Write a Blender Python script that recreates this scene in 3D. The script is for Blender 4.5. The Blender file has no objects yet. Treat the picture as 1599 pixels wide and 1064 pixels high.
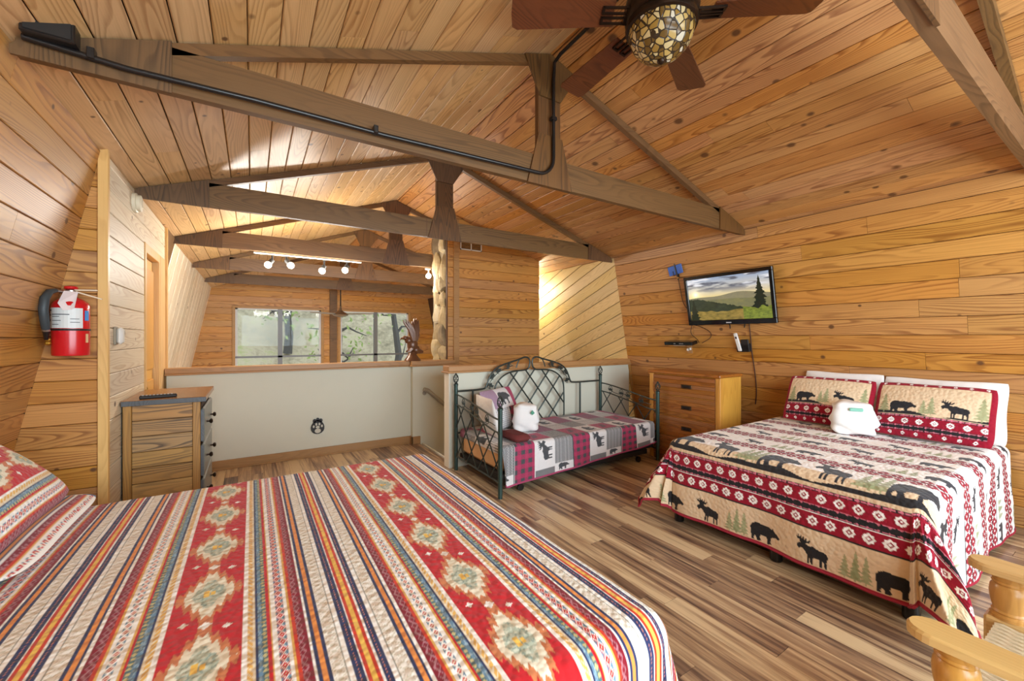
import bpy, bmesh, math, random
import numpy as np
from mathutils import Vector, Matrix

scene = bpy.context.scene
COL = scene.collection
PI = math.pi

# ------------------------------------------------------------------ camera
FPX, CX, HOR, CAMH = 640.0, 799.5, 527.0, 1.45
YAW = math.atan(406.5 / 640.0)
SY, CY = math.sin(YAW), math.cos(YAW)
cam_d = bpy.data.cameras.new('camera')
cam_d.sensor_width = 36.0
cam_d.sensor_fit = 'HORIZONTAL'
cam_d.lens = FPX / 1599.0 * 36.0
cam_d.shift_y = (HOR - 532.0) / 1599.0
cam_d.clip_start = 0.03
cam = bpy.data.objects.new('camera', cam_d)
COL.objects.link(cam)
cam.location = (0, 0, CAMH)
cam.rotation_euler = (PI / 2, 0, -YAW)
scene.camera = cam

# ------------------------------------------------------------------ world, daylight, exposure
w = bpy.data.worlds.new('sky'); scene.world = w; w.use_nodes = True
bg = w.node_tree.nodes['Background']
bg.inputs[0].default_value = (0.80, 0.90, 1.0, 1)
bg.inputs[1].default_value = 1.7
vs = scene.view_settings
vs.view_transform = 'Standard'; vs.look = 'None'; vs.gamma = 1.0; vs.use_curve_mapping = False
vs.exposure = 0.0

def area_light(name, loc, rot, sx, sy, power, color):
    d = bpy.data.lights.new(name, 'AREA'); d.shape = 'RECTANGLE'; d.size = sx; d.size_y = sy
    d.energy = power; d.color = color
    o = bpy.data.objects.new(name, d); COL.objects.link(o)
    o.location = loc; o.rotation_euler = rot
    return o
# daylight entering by the glazed gable behind the photographer and by the glass wall of the living room
area_light('daylight_gable', (1.8, -2.25, 1.55), (PI / 2, 0, 0), 5.0, 2.3, 430, (0.82, 0.92, 1.0))
area_light('daylight_living', (1.8, 13.2, 3.9), (math.radians(-125), 0, 0), 4.2, 1.8, 420, (0.95, 0.97, 1.0))

# ------------------------------------------------------------------ helpers
def ray(u, v):
    a = (u - CX) / FPX; b = -(v - HOR) / FPX
    return (SY + a * CY, CY - a * SY, b)
def PX(u, v, x):
    r = ray(u, v); t = x / r[0]; return Vector((x, r[1] * t, CAMH + r[2] * t))
def PY(u, v, y):
    r = ray(u, v); t = y / r[1]; return Vector((r[0] * t, y, CAMH + r[2] * t))
def PZ(u, v, z):
    r = ray(u, v); t = (z - CAMH) / r[2]; return Vector((r[0] * t, r[1] * t, z))

def lin(c):
    return c / 12.92 if c <= 0.04045 else ((c + 0.055) / 1.055) ** 2.4
def rgb(r, g, b):
    return (lin(r / 255.), lin(g / 255.), lin(b / 255.), 1.0)
def rgb3(r, g, b): return np.array(rgb(r, g, b)[:3])

class NT:
    def __init__(s, name):
        s.m = bpy.data.materials.new(name); s.m.use_nodes = True
        s.t = s.m.node_tree; s.n = s.t.nodes; s.b = s.n['Principled BSDF']
    def node(s, typ, **kw):
        n = s.n.new(typ)
        for k, v in kw.items(): setattr(n, k, v)
        return n
    def put(s, sock, val):
        if hasattr(val, 'is_linked') or isinstance(val, bpy.types.NodeSocket): s.t.links.new(val, sock)
        else: sock.default_value = val
    def math(s, op, a, b=0.0, c=None, clamp=False):
        n = s.node('ShaderNodeMath', operation=op); n.use_clamp = clamp
        s.put(n.inputs[0], a); s.put(n.inputs[1], b)
        if c is not None: s.put(n.inputs[2], c)
        return n.outputs[0]
    def vmul(s, a, vec):
        n = s.node('ShaderNodeVectorMath', operation='MULTIPLY'); s.put(n.inputs[0], a); s.put(n.inputs[1], vec)
        return n.outputs[0]
    def vadd(s, a, b):
        n = s.node('ShaderNodeVectorMath', operation='ADD'); s.put(n.inputs[0], a); s.put(n.inputs[1], b)
        return n.outputs[0]
    def noise(s, vec, scale, detail=2.0, rough=0.5, dist=0.0):
        n = s.node('ShaderNodeTexNoise'); s.put(n.inputs['Vector'], vec); n.inputs['Scale'].default_value = scale
        n.inputs['Detail'].default_value = detail; n.inputs['Roughness'].default_value = rough
        n.inputs['Distortion'].default_value = dist
        return n.outputs['Fac']
    def ramp(s, fac, stops, interp='LINEAR'):
        n = s.node('ShaderNodeValToRGB'); s.put(n.inputs[0], fac); cr = n.color_ramp; cr.interpolation = interp
        while len(cr.elements) < len(stops): cr.elements.new(0.5)
        for e, (p, c) in zip(cr.elements, stops):
            e.position = p; e.color = c if len(c) == 4 else (*c, 1)
        return n.outputs[0]
    def mix(s, fac, a, b, mode='MIX'):
        n = s.node('ShaderNodeMix', data_type='RGBA', blend_type=mode)
        s.put(n.inputs[0], fac); s.put(n.inputs[6], a); s.put(n.inputs[7], b)
        return n.outputs[2]
    def bump(s, height, strength=0.3, dist=0.01):
        n = s.node('ShaderNodeBump'); n.inputs['Strength'].default_value = strength; n.inputs['Distance'].default_value = dist
        s.put(n.inputs['Height'], height); s.put(s.b.inputs['Normal'], n.outputs[0])
    def obj(s):
        tc = s.node('ShaderNodeTexCoord'); oi = s.node('ShaderNodeObjectInfo')
        cx = s.node('ShaderNodeCombineXYZ')
        s.put(cx.inputs[0], s.math('MULTIPLY', oi.outputs['Random'], 91.0))
        s.put(cx.inputs[1], s.math('MULTIPLY', oi.outputs['Random'], 37.0))
        s.put(cx.inputs[2], s.math('MULTIPLY', oi.outputs['Random'], 53.0))
        return s.vadd(tc.outputs['Object'], cx.outputs[0]), oi.outputs['Random']
    def done(s, color, rough=0.5, spec=0.5, metal=0.0):
        s.put(s.b.inputs['Base Color'], color); s.put(s.b.inputs['Roughness'], rough)
        s.b.inputs['Specular IOR Level'].default_value = spec; s.b.inputs['Metallic'].default_value = metal
        return s.m

def plain(name, c, rough=0.5, metal=0.0, spec=0.5, var=0.08, scale=40.0):
    k = NT(name); vec, r = k.obj()
    nz = k.noise(vec, scale, 3.0)
    f = k.math('MULTIPLY_ADD', nz, 2 * var, 1 - var)
    col = k.mix(1.0, c, k.ramp(f, [(0, (0, 0, 0, 1)), (1, (1, 1, 1, 1))]), 'MULTIPLY')
    return k.done(col, rough, spec, metal)

def wood(name, light, dark, knot=(0.10, 0.04, 0.015, 1), rough=0.42, scale=26.0, contrast=0.75, knots=0.72, ksize=0.12,
         tone=0.20, axis='X', coat=0.0, hue=0.008):
    """flat-sawn board: arched grain along the local X axis, knots, one tone for each board"""
    k = NT(name); vec, rnd = k.obj()
    if axis == 'Z':
        mp = k.node('ShaderNodeMapping'); k.put(mp.inputs[0], vec); mp.inputs['Rotation'].default_value = (0, PI / 2, 0)
        vec = mp.outputs[0]
    if axis == 'Y':
        mp = k.node('ShaderNodeMapping'); k.put(mp.inputs[0], vec); mp.inputs['Rotation'].default_value = (0, 0, PI / 2)
        vec = mp.outputs[0]
    nz = k.noise(k.vmul(vec, (0.55, 5.5, 5.5)), 1.0, 1.2, 0.4)
    sx = k.node('ShaderNodeSeparateXYZ'); k.put(sx.inputs[0], vec)
    ph = k.math('ADD', k.math('MULTIPLY', nz, scale), k.math('MULTIPLY', sx.outputs[1], 30.0))
    ph = k.math('ADD', ph, k.math('MULTIPLY', k.noise(k.vmul(vec, (6.0, 30.0, 30.0)), 1.0, 1.0), 0.35))
    g = k.ramp(k.math('FRACT', ph), [(0.0, (0, 0, 0, 1)), (0.45, (0.18, 0.18, 0.18, 1)), (0.82, (1, 1, 1, 1)), (0.93, (0.8, 0.8, 0.8, 1)), (1.0, (0, 0, 0, 1))])
    zone = k.noise(k.vmul(vec, (0.5, 5.0, 5.0)), 1.6, 2.0)
    amt = k.math('MULTIPLY', g, k.ramp(zone, [(0.35, (0.3, 0.3, 0.3, 1)), (0.6, (1, 1, 1, 1))]))
    amt = k.math('MULTIPLY', amt, contrast)
    fib = k.noise(k.vmul(vec, (3.0, 130.0, 130.0)), 1.0, 2.0)
    amt = k.math('ADD', amt, k.math('MULTIPLY_ADD', fib, 0.5, -0.25), clamp=True)
    col = k.mix(amt, light, dark)
    # tone of the single board
    hs = k.node('ShaderNodeHueSaturation')
    r2 = k.math('FRACT', k.math('MULTIPLY', rnd, 17.31)); r3 = k.math('FRACT', k.math('MULTIPLY', rnd, 7.77))
    k.put(hs.inputs['Hue'], k.math('MULTIPLY_ADD', r2, hue, 0.5 - hue / 2))
    k.put(hs.inputs['Saturation'], k.math('MULTIPLY_ADD', r3, 0.14, 0.93))
    k.put(hs.inputs['Value'], k.math('MULTIPLY_ADD', rnd, tone, 1.0 - tone * 0.55))
    k.put(hs.inputs['Color'], col)
    col = hs.outputs[0]
    vo = k.node('ShaderNodeTexVoronoi', voronoi_dimensions='3D', feature='F1')
    k.put(vo.inputs['Vector'], k.vmul(vec, (5.6, 6.6, 0.0))); vo.inputs['Scale'].default_value = 1.0
    sp = k.node('ShaderNodeSeparateColor'); k.put(sp.inputs[0], vo.outputs['Color'])
    keep = k.math('GREATER_THAN', sp.outputs[0], knots)
    size = k.math('MULTIPLY_ADD', sp.outputs[1], ksize, 0.06)
    d = k.math('DIVIDE', vo.outputs['Distance'], size)
    kf = k.math('MULTIPLY', k.ramp(d, [(0.55, (1, 1, 1, 1)), (1.0, (0, 0, 0, 1))]), keep)
    col = k.mix(k.math('MULTIPLY', kf, 0.88), col, knot)
    if coat: k.b.inputs['Coat Weight'].default_value = coat; k.b.inputs['Coat Roughness'].default_value = 0.25
    k.bump(k.math('ADD', fib, g), 0.06, 0.002)
    return k.done(col, rough)

def new_obj(name, mesh, mat=None, parent=None):
    o = bpy.data.objects.new(name, mesh); COL.objects.link(o)
    if mat is not None:
        if not mesh.materials: mesh.materials.append(mat)
    if parent is not None: o.parent = parent
    return o
def tag(o, label, cat, group=None):
    o['label'] = label; o['category'] = cat
    if group: o['group'] = group
    return o
def empty(name, loc=(0, 0, 0), rz=0.0):
    o = bpy.data.objects.new(name, None); COL.objects.link(o); o.location = loc; o.rotation_euler = (0, 0, rz)
    o.empty_display_size = 0.1
    return o
def thing(name, label, cat, loc=(0, 0, 0), rz=0.0, group=None):
    return tag(empty(name, loc, rz), label, cat, group)

class MB:
    """collects shapes; build() links them as one mesh object"""
    def __init__(s): s.v = []; s.f = []
    def add(s, vs, fs):
        n = len(s.v); s.v += [tuple(q) for q in vs]; s.f += [tuple(i + n for i in q) for q in fs]; return s
    def box(s, a, b, bev=0.0, mtx=None):
        x0, y0, z0 = (min(a[i], b[i]) for i in range(3)); x1, y1, z1 = (max(a[i], b[i]) for i in range(3))
        e = min(bev, (x1 - x0) * .45, (y1 - y0) * .45, (z1 - z0) * .45)
        if e <= 0:
            vs = [(x, y, z) for z in (z0, z1) for y in (y0, y1) for x in (x0, x1)]
            fs = [(0, 2, 3, 1), (4, 5, 7, 6), (0, 1, 5, 4), (2, 6, 7, 3), (0, 4, 6, 2), (1, 3, 7, 5)]
        else:
            vs = []; idx = {}
            for ix, X in enumerate((x0, x1)):
                for iy, Yy in enumerate((y0, y1)):
                    for iz, Zz in enumerate((z0, z1)):
                        sx, sy_, sz = (1 if ix == 0 else -1), (1 if iy == 0 else -1), (1 if iz == 0 else -1)
                        idx[ix, iy, iz, 0] = len(vs); vs.append((X, Yy + sy_ * e, Zz + sz * e))
                        idx[ix, iy, iz, 1] = len(vs); vs.append((X + sx * e, Yy, Zz + sz * e))
                        idx[ix, iy, iz, 2] = len(vs); vs.append((X + sx * e, Yy + sy_ * e, Zz))
            I = idx; fs = []
            for i in (0, 1):
                q = [I[i, 0, 0, 0], I[i, 0, 1, 0], I[i, 1, 1, 0], I[i, 1, 0, 0]]; fs.append(q if i == 0 else q[::-1])
                q = [I[0, i, 0, 1], I[1, i, 0, 1], I[1, i, 1, 1], I[0, i, 1, 1]]; fs.append(q if i == 0 else q[::-1])
                q = [I[0, 0, i, 2], I[0, 1, i, 2], I[1, 1, i, 2], I[1, 0, i, 2]]; fs.append(q if i == 0 else q[::-1])
            for i in (0, 1):
                for j in (0, 1):
                    fs.append([I[i, j, 0, 0], I[i, j, 1, 0], I[i, j, 1, 1], I[i, j, 0, 1]])
                    fs.append([I[i, 0, j, 0], I[i, 1, j, 0], I[i, 1, j, 2], I[i, 0, j, 2]])
                    fs.append([I[0, i, j, 1], I[1, i, j, 1], I[1, i, j, 2], I[0, i, j, 2]])
            for i in (0, 1):
                for j in (0, 1):
                    for q in (0, 1): fs.append([I[i, j, q, 0], I[i, j, q, 1], I[i, j, q, 2]])
        if mtx is not None: vs = [tuple(mtx @ Vector(p)) for p in vs]
        return s.add(vs, fs)
    def prism(s, pts, vec):
        """pts: 3D polygon, extruded by vec"""
        n = len(pts); vec = Vector(vec)
        vs = [Vector(p) for p in pts] + [Vector(p) + vec for p in pts]
        fs = [tuple(range(n))[::-1], tuple(range(n, 2 * n))] + [(i, (i + 1) % n, n + (i + 1) % n, n + i) for i in range(n)]
        return s.add(vs, fs)
    def tube(s, path, r, n=8, closed=False, cap=True):
        P = [Vector(p) for p in path]; m = len(P)
        rs = r if isinstance(r, (list, tuple)) else [r] * m
        vs = []; fs = []; up = None
        for i, p in enumerate(P):
            if closed: t = P[(i + 1) % m] - P[i - 1]
            else: t = P[min(i + 1, m - 1)] - P[max(i - 1, 0)]
            t = t.normalized() if t.length > 1e-9 else Vector((0, 0, 1))
            if up is None:
                up = Vector((0, 0, 1)) if abs(t.z) < .9 else Vector((1, 0, 0))
            a = (up - t * up.dot(t))
            if a.length < 1e-6: a = t.orthogonal()
            a.normalize(); b = t.cross(a); up = a
            for j in range(n):
                q = 2 * PI * j / n; vs.append(p + (a * math.cos(q) + b * math.sin(q)) * rs[i])
        for i in range(m if closed else m - 1):
            for j in range(n):
                A = i * n + j; B = i * n + (j + 1) % n; Cc = ((i + 1) % m) * n + (j + 1) % n; D = ((i + 1) % m) * n + j
                fs.append((A, B, Cc, D))
        if cap and not closed:
            fs.append(tuple(range(n))[::-1]); fs.append(tuple(range((m - 1) * n, m * n)))
        return s.add(vs, fs)
    def lathe(s, prof, n=16, center=(0, 0, 0), axis=None):
        """prof: list of (r, z) along +Z (or along axis from center)"""
        c = Vector(center)
        ax = Vector(axis).normalized() if axis is not None else Vector((0, 0, 1))
        a = ax.orthogonal().normalized(); b = ax.cross(a)
        vs = []; fs = []
        for r, z in prof:
            for j in range(n):
                q = 2 * PI * j / n; vs.append(c + ax * z + (a * math.cos(q) + b * math.sin(q)) * r)
        for i in range(len(prof) - 1):
            for j in range(n): fs.append((i * n + j, i * n + (j + 1) % n, (i + 1) * n + (j + 1) % n, (i + 1) * n + j))
        fs.append(tuple(range(n))[::-1]); k = (len(prof) - 1) * n; fs.append(tuple(range(k, k + n)))
        return s.add(vs, fs)
    def ball(s, c, r, n=10, m=7):
        rx, ry, rz = r if isinstance(r, (tuple, list)) else (r, r, r)
        vs = []; fs = []
        for i in range(m + 1):
            ph = -PI / 2 + PI * i / m
            for j in range(n):
                q = 2 * PI * j / n
                vs.append((c[0] + rx * math.cos(ph) * math.cos(q), c[1] + ry * math.cos(ph) * math.sin(q), c[2] + rz * math.sin(ph)))
        for i in range(m):
            for j in range(n): fs.append((i * n + j, i * n + (j + 1) % n, (i + 1) * n + (j + 1) % n, (i + 1) * n + j))
        return s.add(vs, fs)
    def build(s, name, mat, parent=None, smooth=False, angle=None):
        me = bpy.data.meshes.new(name); me.from_pydata(s.v, [], s.f); me.materials.append(mat); me.validate()
        bm = bmesh.new(); bm.from_mesh(me)
        bmesh.ops.remove_doubles(bm, verts=bm.verts, dist=1e-6)
        bmesh.ops.recalc_face_normals(bm, faces=bm.faces); bm.to_mesh(me); bm.free()
        if smooth:
            for p in me.polygons: p.use_smooth = True
            me.set_sharp_from_angle(angle=math.radians(angle or 40))
        return new_obj(name, me, None, parent)
def struct(o): o['kind'] = 'structure'; return o

def clip(poly, nx, ny, c):
    """keep points with nx*s+ny*t <= c"""
    out = []
    for i, p in enumerate(poly):
        q = poly[(i + 1) % len(poly)]
        dp = nx * p[0] + ny * p[1] - c; dq = nx * q[0] + ny * q[1] - c
        if dp <= 0: out.append(p)
        if (dp < 0 < dq) or (dq < 0 < dp):
            f = dp / (dp - dq); out.append((p[0] + (q[0] - p[0]) * f, p[1] + (q[1] - p[1]) * f))
    return out
_pc = {}
def boards(parent, mat, O, S_, T_, poly, ang=0.0, w=0.14, gap=0.003, thick=0.014, lens=(1.8, 3.6), seed=1, phase=0.0,
           bev=0.004, name='plank', joints=True, filt=None, endgap=0.001):
    """cover the convex polygon (s,t) of a plane with single boards; every board is an object of its own"""
    rng = random.Random(seed); O = Vector(O); S_ = Vector(S_).normalized(); T_ = Vector(T_).normalized(); Nn = S_.cross(T_)
    ca, sa = math.cos(ang), math.sin(ang)
    G = S_ * ca + T_ * sa; Pp = T_ * ca - S_ * sa
    pl = [(s * ca + t * sa, -s * sa + t * ca) for s, t in poly]
    p0 = min(q[1] for q in pl); p1 = max(q[1] for q in pl); g0 = min(q[0] for q in pl); g1 = max(q[0] for q in pl)
    k0 = math.floor((p0 - phase) / w); out = []
    k = k0
    while phase + k * w < p1 - 0.004:
        a = phase + k * w + gap / 2; b = phase + (k + 1) * w - gap / 2; k += 1
        strip = clip(clip(pl, 0, -1, -a), 0, 1, b)
        if len(strip) < 3: continue
        sg0 = min(q[0] for q in strip); sg1 = max(q[0] for q in strip)
        cuts = [sg0 - 1]
        if joints:
            x = g0 - rng.uniform(0, lens[1])
            while x < sg1 - 0.35:
                if x > sg0 + 0.35: cuts.append(x)
                x += rng.uniform(*lens)
        cuts.append(sg1 + 1)
        for c0, c1 in zip(cuts, cuts[1:]):
            pc = clip(clip(strip, -1, 0, -(c0 + endgap)), 1, 0, c1 - endgap)
            q2 = []
            for q in pc:
                if not q2 or math.hypot(q[0] - q2[-1][0], q[1] - q2[-1][1]) > 1e-4: q2.append(q)
            if len(q2) > 1 and math.hypot(q2[0][0] - q2[-1][0], q2[0][1] - q2[-1][1]) < 1e-4: q2.pop()
            if len(q2) < 3: continue
            area = abs(sum(q2[i][0] * q2[(i + 1) % len(q2)][1] - q2[(i + 1) % len(q2)][0] * q2[i][1] for i in range(len(q2)))) / 2
            if area < 0.0012: continue
            cg = (min(q[0] for q in q2) + max(q[0] for q in q2)) / 2; cp = (a + b) / 2
            loc = O + G * cg + Pp * cp
            if filt and not filt(loc): continue
            key = (tuple((round(q[0] - cg, 3), round(q[1] - cp, 3)) for q in q2), thick, mat.name, name)
            me = _pc.get(key)
            if me is None:
                n = len(q2); lo, hi = a - cp + bev, b - cp - bev
                vs = [(q[0] - cg, q[1] - cp, 0) for q in q2] + [(q[0] - cg, q[1] - cp, thick - bev) for q in q2] + \
                     [(q[0] - cg, min(max(q[1] - cp, lo), hi), thick) for q in q2]
                fs = [tuple(range(n))[::-1]] + [(i, (i + 1) % n, n + (i + 1) % n, n + i) for i in range(n)] + \
                     [(n + i, n + (i + 1) % n, 2 * n + (i + 1) % n, 2 * n + i) for i in range(n)] + [tuple(range(2 * n, 3 * n))]
                me = bpy.data.meshes.new(name); me.from_pydata(vs, [], fs); me.materials.append(mat); _pc[key] = me
            o = bpy.data.objects.new(name, me); COL.objects.link(o)
            m = Matrix((G, Pp, Nn)).transposed().to_4x4(); m.translation = loc
            o.matrix_world = m
            if parent is not None: o.parent = parent
            out.append(o)
    return out
# ------------------------------------------------------------------ materials of the shell
M = {}
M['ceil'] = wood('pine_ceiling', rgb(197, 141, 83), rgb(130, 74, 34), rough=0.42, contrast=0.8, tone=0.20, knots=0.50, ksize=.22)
M['ceillit'] = wood('pine_ceiling_lit', rgb(214, 174, 122), rgb(156, 108, 62), rough=0.40, contrast=0.65, tone=0.18, knots=0.30, ksize=.11)  # ceiling pine again, stronger lighting of the left slope put into the colour
M['glarewall'] = wood('pine_window_glare', rgb(236, 222, 198), rgb(186, 148, 106), rough=0.4, contrast=0.7, tone=0.14, knots=0.7)  # glare of the gable windows painted in as whiter boards
M['wallp'] = wood('pine_wall', rgb(198, 142, 74), rgb(132, 76, 30), rough=0.46, contrast=0.8, tone=0.18, knots=0.60)
M['pale'] = wood('pine_glare', rgb(226, 210, 182), rgb(184, 150, 112), rough=0.5, contrast=0.6, tone=0.18, knots=0.60)  # window and lamp glare on the closet wall put into the board colour
M['trim'] = wood('trim_wood', rgb(178, 132, 78), rgb(138, 94, 48), rough=0.42, contrast=0.5, knots=0.93)
M['trimlight'] = wood('trim_light_wood', rgb(222, 178, 112), rgb(190, 140, 76), rough=0.42, contrast=0.5, knots=0.95, axis='Z')
M['beam'] = wood('stained_beam', rgb(114, 82, 47), rgb(70, 48, 24), rough=0.5, contrast=0.6, tone=0.18, knots=0.80, hue=0.01)
M['ply'] = wood('stained_plywood', rgb(104, 72, 40), rgb(60, 39, 19), rough=0.5, contrast=0.8, knots=0.93, axis='Z', hue=0.01)
M['dark'] = plain('gap_shadow_wood', rgb(70, 44, 24), 0.8)
M['plaster'] = plain('cream_plaster', rgb(212, 211, 194), 0.75, var=0.03, scale=6)
M['white'] = plain('white_paint', rgb(228, 222, 208), 0.5, var=0.03)
def floor_mat():
    k = NT('laminate_planks'); vec, rnd = k.obj()
    a = k.noise(k.vmul(vec, (1.1, 20.0, 1.0)), 1.0, 4.0, 0.6, 0.6)
    b = k.noise(k.vmul(vec, (3.5, 70.0, 1.0)), 1.0, 3.0, 0.6)
    f = k.math('ADD', k.math('MULTIPLY', a, 0.75), k.math('MULTIPLY', b, 0.25))
    f = k.math('ADD', f, k.math('MULTIPLY_ADD', rnd, 0.24, -0.11))
    col = k.ramp(f, [(0.29, rgb(74, 56, 50)), (0.39, rgb(124, 98, 80)), (0.50, rgb(176, 146, 114)), (0.63, rgb(222, 198, 158))])
    k.bump(b, 0.05, 0.001)
    return k.done(col, 0.30)
M['floor'] = floor_mat()

# ------------------------------------------------------------------ room shell
EL, ER, RX, EZ, RZ, K = -0.80, 4.44, 1.82, 2.60, 3.50, 0.20
YB, YF = -1.9, 11.7
SLOPE = (RZ - EZ) / (RX - EL); CN = math.hypot(1, SLOPE); WN = math.hypot(1, K)
XL0, XR0 = EL - K * EZ, ER + K * EZ           # wall feet at floor level
LOW = -2.6
def ceil_z(x): return EZ + SLOPE * (x - EL) if x < RX else EZ + SLOPE * (ER - x)

def slab(name, quad, vec, mat, parent=None):
    return struct(MB().prism(quad, vec).build(name, mat, parent))

# floor: single planks from the camera to the half wall, the strip behind the camera in one piece
floor = slab('floor', [(XL0, YB, -0.2), (XR0, YB, -0.2), (XR0, 4.28, -0.2), (XL0, 4.28, -0.2)], (0, 0, 0.188), M['dark'])
MB().box((XL0, 4.28, -0.2), (1.95, 5.6, -0.012)).build('subfloor', M['dark'], floor)
FW = 0.118
def ffilt(loc): return True
boards(floor, M['floor'], (0, 0, -0.012), (0, -1, 0), (1, 0, 0), [(0.0, XL0), (0.0, XR0 - .02), (-4.2, XR0 - .02), (-4.2, XL0)], w=FW, gap=0.0012,
       thick=0.012, bev=0.0012, lens=(1.18, 1.22), seed=5)
boards(floor, M['floor'], (0, 0, -0.012), (0, -1, 0), (1, 0, 0), [(-4.2, -0.75), (-4.2, 1.94), (-5.5, 1.94), (-5.5, -0.75)], w=FW, gap=0.0012,
       thick=0.012, bev=0.0012, lens=(1.18, 1.22), seed=6)
rear = MB()
for i in range(int((XR0 - XL0) / FW)):
    for j in range(2):
        rear.box((XL0 + i * FW + .0006, YB + j * .95, -0.012), (XL0 + (i + 1) * FW - .0006, YB + (j + 1) * .95 - .001, 0.0))
ro = rear.build('plank_field', M['floor'], floor); ro['kind'] = 'stuff'
lower = slab('floor_living', [(XL0 - .4, 5.4, LOW - .1), (XR0 + .4, 5.4, LOW - .1), (XR0 + .4, YF + .2, LOW - .1), (XL0 - .4, YF + .2, LOW - .1)], (0, 0, .1), M['floor'])

# sloped walls
wl = slab('wall_left', [(XL0, YB, 0), (EL, YB, EZ), (EL, 5.9, EZ), (XL0, 5.9, 0)], (-.1, 0, 0.0), M['dark'])
boards(wl, M['wallp'], (XL0, 0, 0), (0, 1, 0), (K, 0, 1), [(YB, 0), (3.5, 0), (3.5, EZ * WN), (YB, EZ * WN)], w=0.148, phase=0.146, seed=11, lens=(2.2, 4.2))
wll = slab('wall_left_living', [(XL0 - .5, 5.9, -2.6), (EL, 5.9, EZ), (EL, YF + .1, EZ), (XL0 - .5, YF + .1, -2.6)], (-.1, 0, 0.0), M['dark'])
boards(wll, M['glarewall'], (XL0, 0, 0), (0, 1, 0), (K, 0, 1), [(6.18, -.9), (YF, -.9), (YF, EZ * WN), (6.18, EZ * WN)], ang=PI / 2, w=0.40, seed=12, joints=False, gap=.016, bev=.01)
MB().prism([(XL0 + K * .3, 5.62, .3), (EL + .02, 5.62, EZ), (EL + .02, 6.17, EZ), (XL0 + K * .3, 6.17, .3)], (.03, 0, 0)).build('corner_board', M['beam'], wll)
wr = slab('wall_right', [(XR0, YB, 0), (ER, YB, EZ), (ER, YF + .1, EZ), (XR0, YF + .1, 0)], (.1, 0, 0.0), M['dark'])
boards(wr, M['wallp'], (XR0, 4.22, 0), (0, -1, 0), (-K, 0, 1), [(0, 0), (4.22 - YB, 0), (4.22 - YB, EZ * WN), (0, EZ * WN)], w=0.148, phase=0.02, seed=13, lens=(1.6, 3.4), gap=.004)
M['lamplit'] = wood('pine_lamplit', rgb(226, 196, 134), rgb(178, 136, 76), rough=0.45, contrast=0.5, tone=0.14, knots=0.66)  # lamp light on the diagonal boards painted in as a paler pine
boards(wr, M['lamplit'], (XR0, YF, 0), (0, -1, 0), (-K, 0, 1), [(3.2, 0.1), (YF - 4.22, 0.1), (YF - 4.22, EZ * WN), (3.2, EZ * WN)], ang=math.radians(20), w=0.165, seed=14, joints=False, gap=0.007, bev=.006)
slab('wall_right_lower', [(XR0, 4.2, 0), (XR0, YF, 0), (XR0, YF, LOW), (XR0, 4.2, LOW)], (.1, 0, 0), M['plaster'])

# ceiling: two slopes of single boards
ce = slab('ceiling', [(EL - .1, YB, EZ + .016), (RX, YB, RZ + .05), (ER + .1, YB, EZ + .016), (ER + .1, YB, EZ + .2), (RX, YB, RZ + .25), (EL - .1, YB, EZ + .2)], (0, YF + .2 - YB, 0), M['dark'])
CL_ = (RX - EL) * CN
boards(ce, M['ceillit'], (EL, 0, EZ + .016), (0, 1, 0), (1, 0, SLOPE), [(YB, 0), (YF, 0), (YF, CL_), (YB, CL_)], w=0.1417, phase=0.117, seed=21, lens=(3.0, 5.2), gap=0.005)
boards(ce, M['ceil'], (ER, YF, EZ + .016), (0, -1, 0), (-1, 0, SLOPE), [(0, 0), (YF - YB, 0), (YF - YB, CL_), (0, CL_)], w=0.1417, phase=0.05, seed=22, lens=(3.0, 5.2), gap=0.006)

# closet under the eave: the wall with the extinguisher and the wall with the door
wcf = slab('wall_closet_front', [(XL0, 3.515, 0), (EL, 3.515, EZ), (-.775, 3.515, EZ + .02), (-.775, 3.515, 0)], (0, .06, 0), M['dark'])
boards(wcf, M['wallp'], (0, 3.515, 0), (1, 0, 0), (0, 0, 1), [(XL0 + .014, 0), (EL + .014, EZ), (-.785, EZ), (-.785, 0)], w=0.132, seed=31, joints=False)
wcs = slab('wall_closet_side', [(-.78, 3.52, 0), (-.78, 4.60, 0), (-.78, 4.60, EZ + .01), (-.78, 3.52, EZ + .01)], (-.05, 0, 0), M['dark'])
MB().box((-.83, 4.6, 2.2), (-.78, 5.6, EZ + .01)).box((-.83, 5.3, 0), (-.78, 5.6, 2.2)).build('wall_core', M['dark'], wcs)
boards(wcs, M['pale'], (-.78, 0, 0), (0, 1, 0), (0, 0, 1), [(3.53, 0), (4.58, 0), (4.58, EZ - .005), (3.53, EZ - .005)], w=0.148, phase=0.03, seed=32, joints=False)
boards(wcs, M['pale'], (-.78, 0, 0), (0, 1, 0), (0, 0, 1), [(4.582, 2.26), (5.56, 2.26), (5.56, EZ - .005), (4.582, EZ - .005)], w=0.148, phase=0.03, seed=33, joints=False)
MB().box((-.78, 5.302, 0), (-.763, 5.558, 2.258), .003).build('jamb_board', M['trimlight'], wcs)
struct(MB().box((-.80, 3.487, 0), (-.752, 3.53, EZ + .02), .003).build('trim_1', M['trimlight']))
struct(MB().box((-.785, 5.56, 0), (-.745, 5.60, EZ), .003).build('trim_2', M['trimlight']))
d1 = struct(MB().box((-.84, 4.66, 0.0), (-.815, 5.24, 2.17)).build('door_1', plain('door_lit_wood', rgb(226, 170, 84), 0.4)))  # yellow of the lit door and its panels put into their colours
MB().box((-.83, 4.60, 0), (-.76, 4.655, 2.26), .003).box((-.83, 5.245, 0), (-.765, 5.30, 2.26), .003).box((-.83, 4.655, 2.18), (-.762, 5.245, 2.26), .003).build('door_frame', M['trimlight'], d1)
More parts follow.
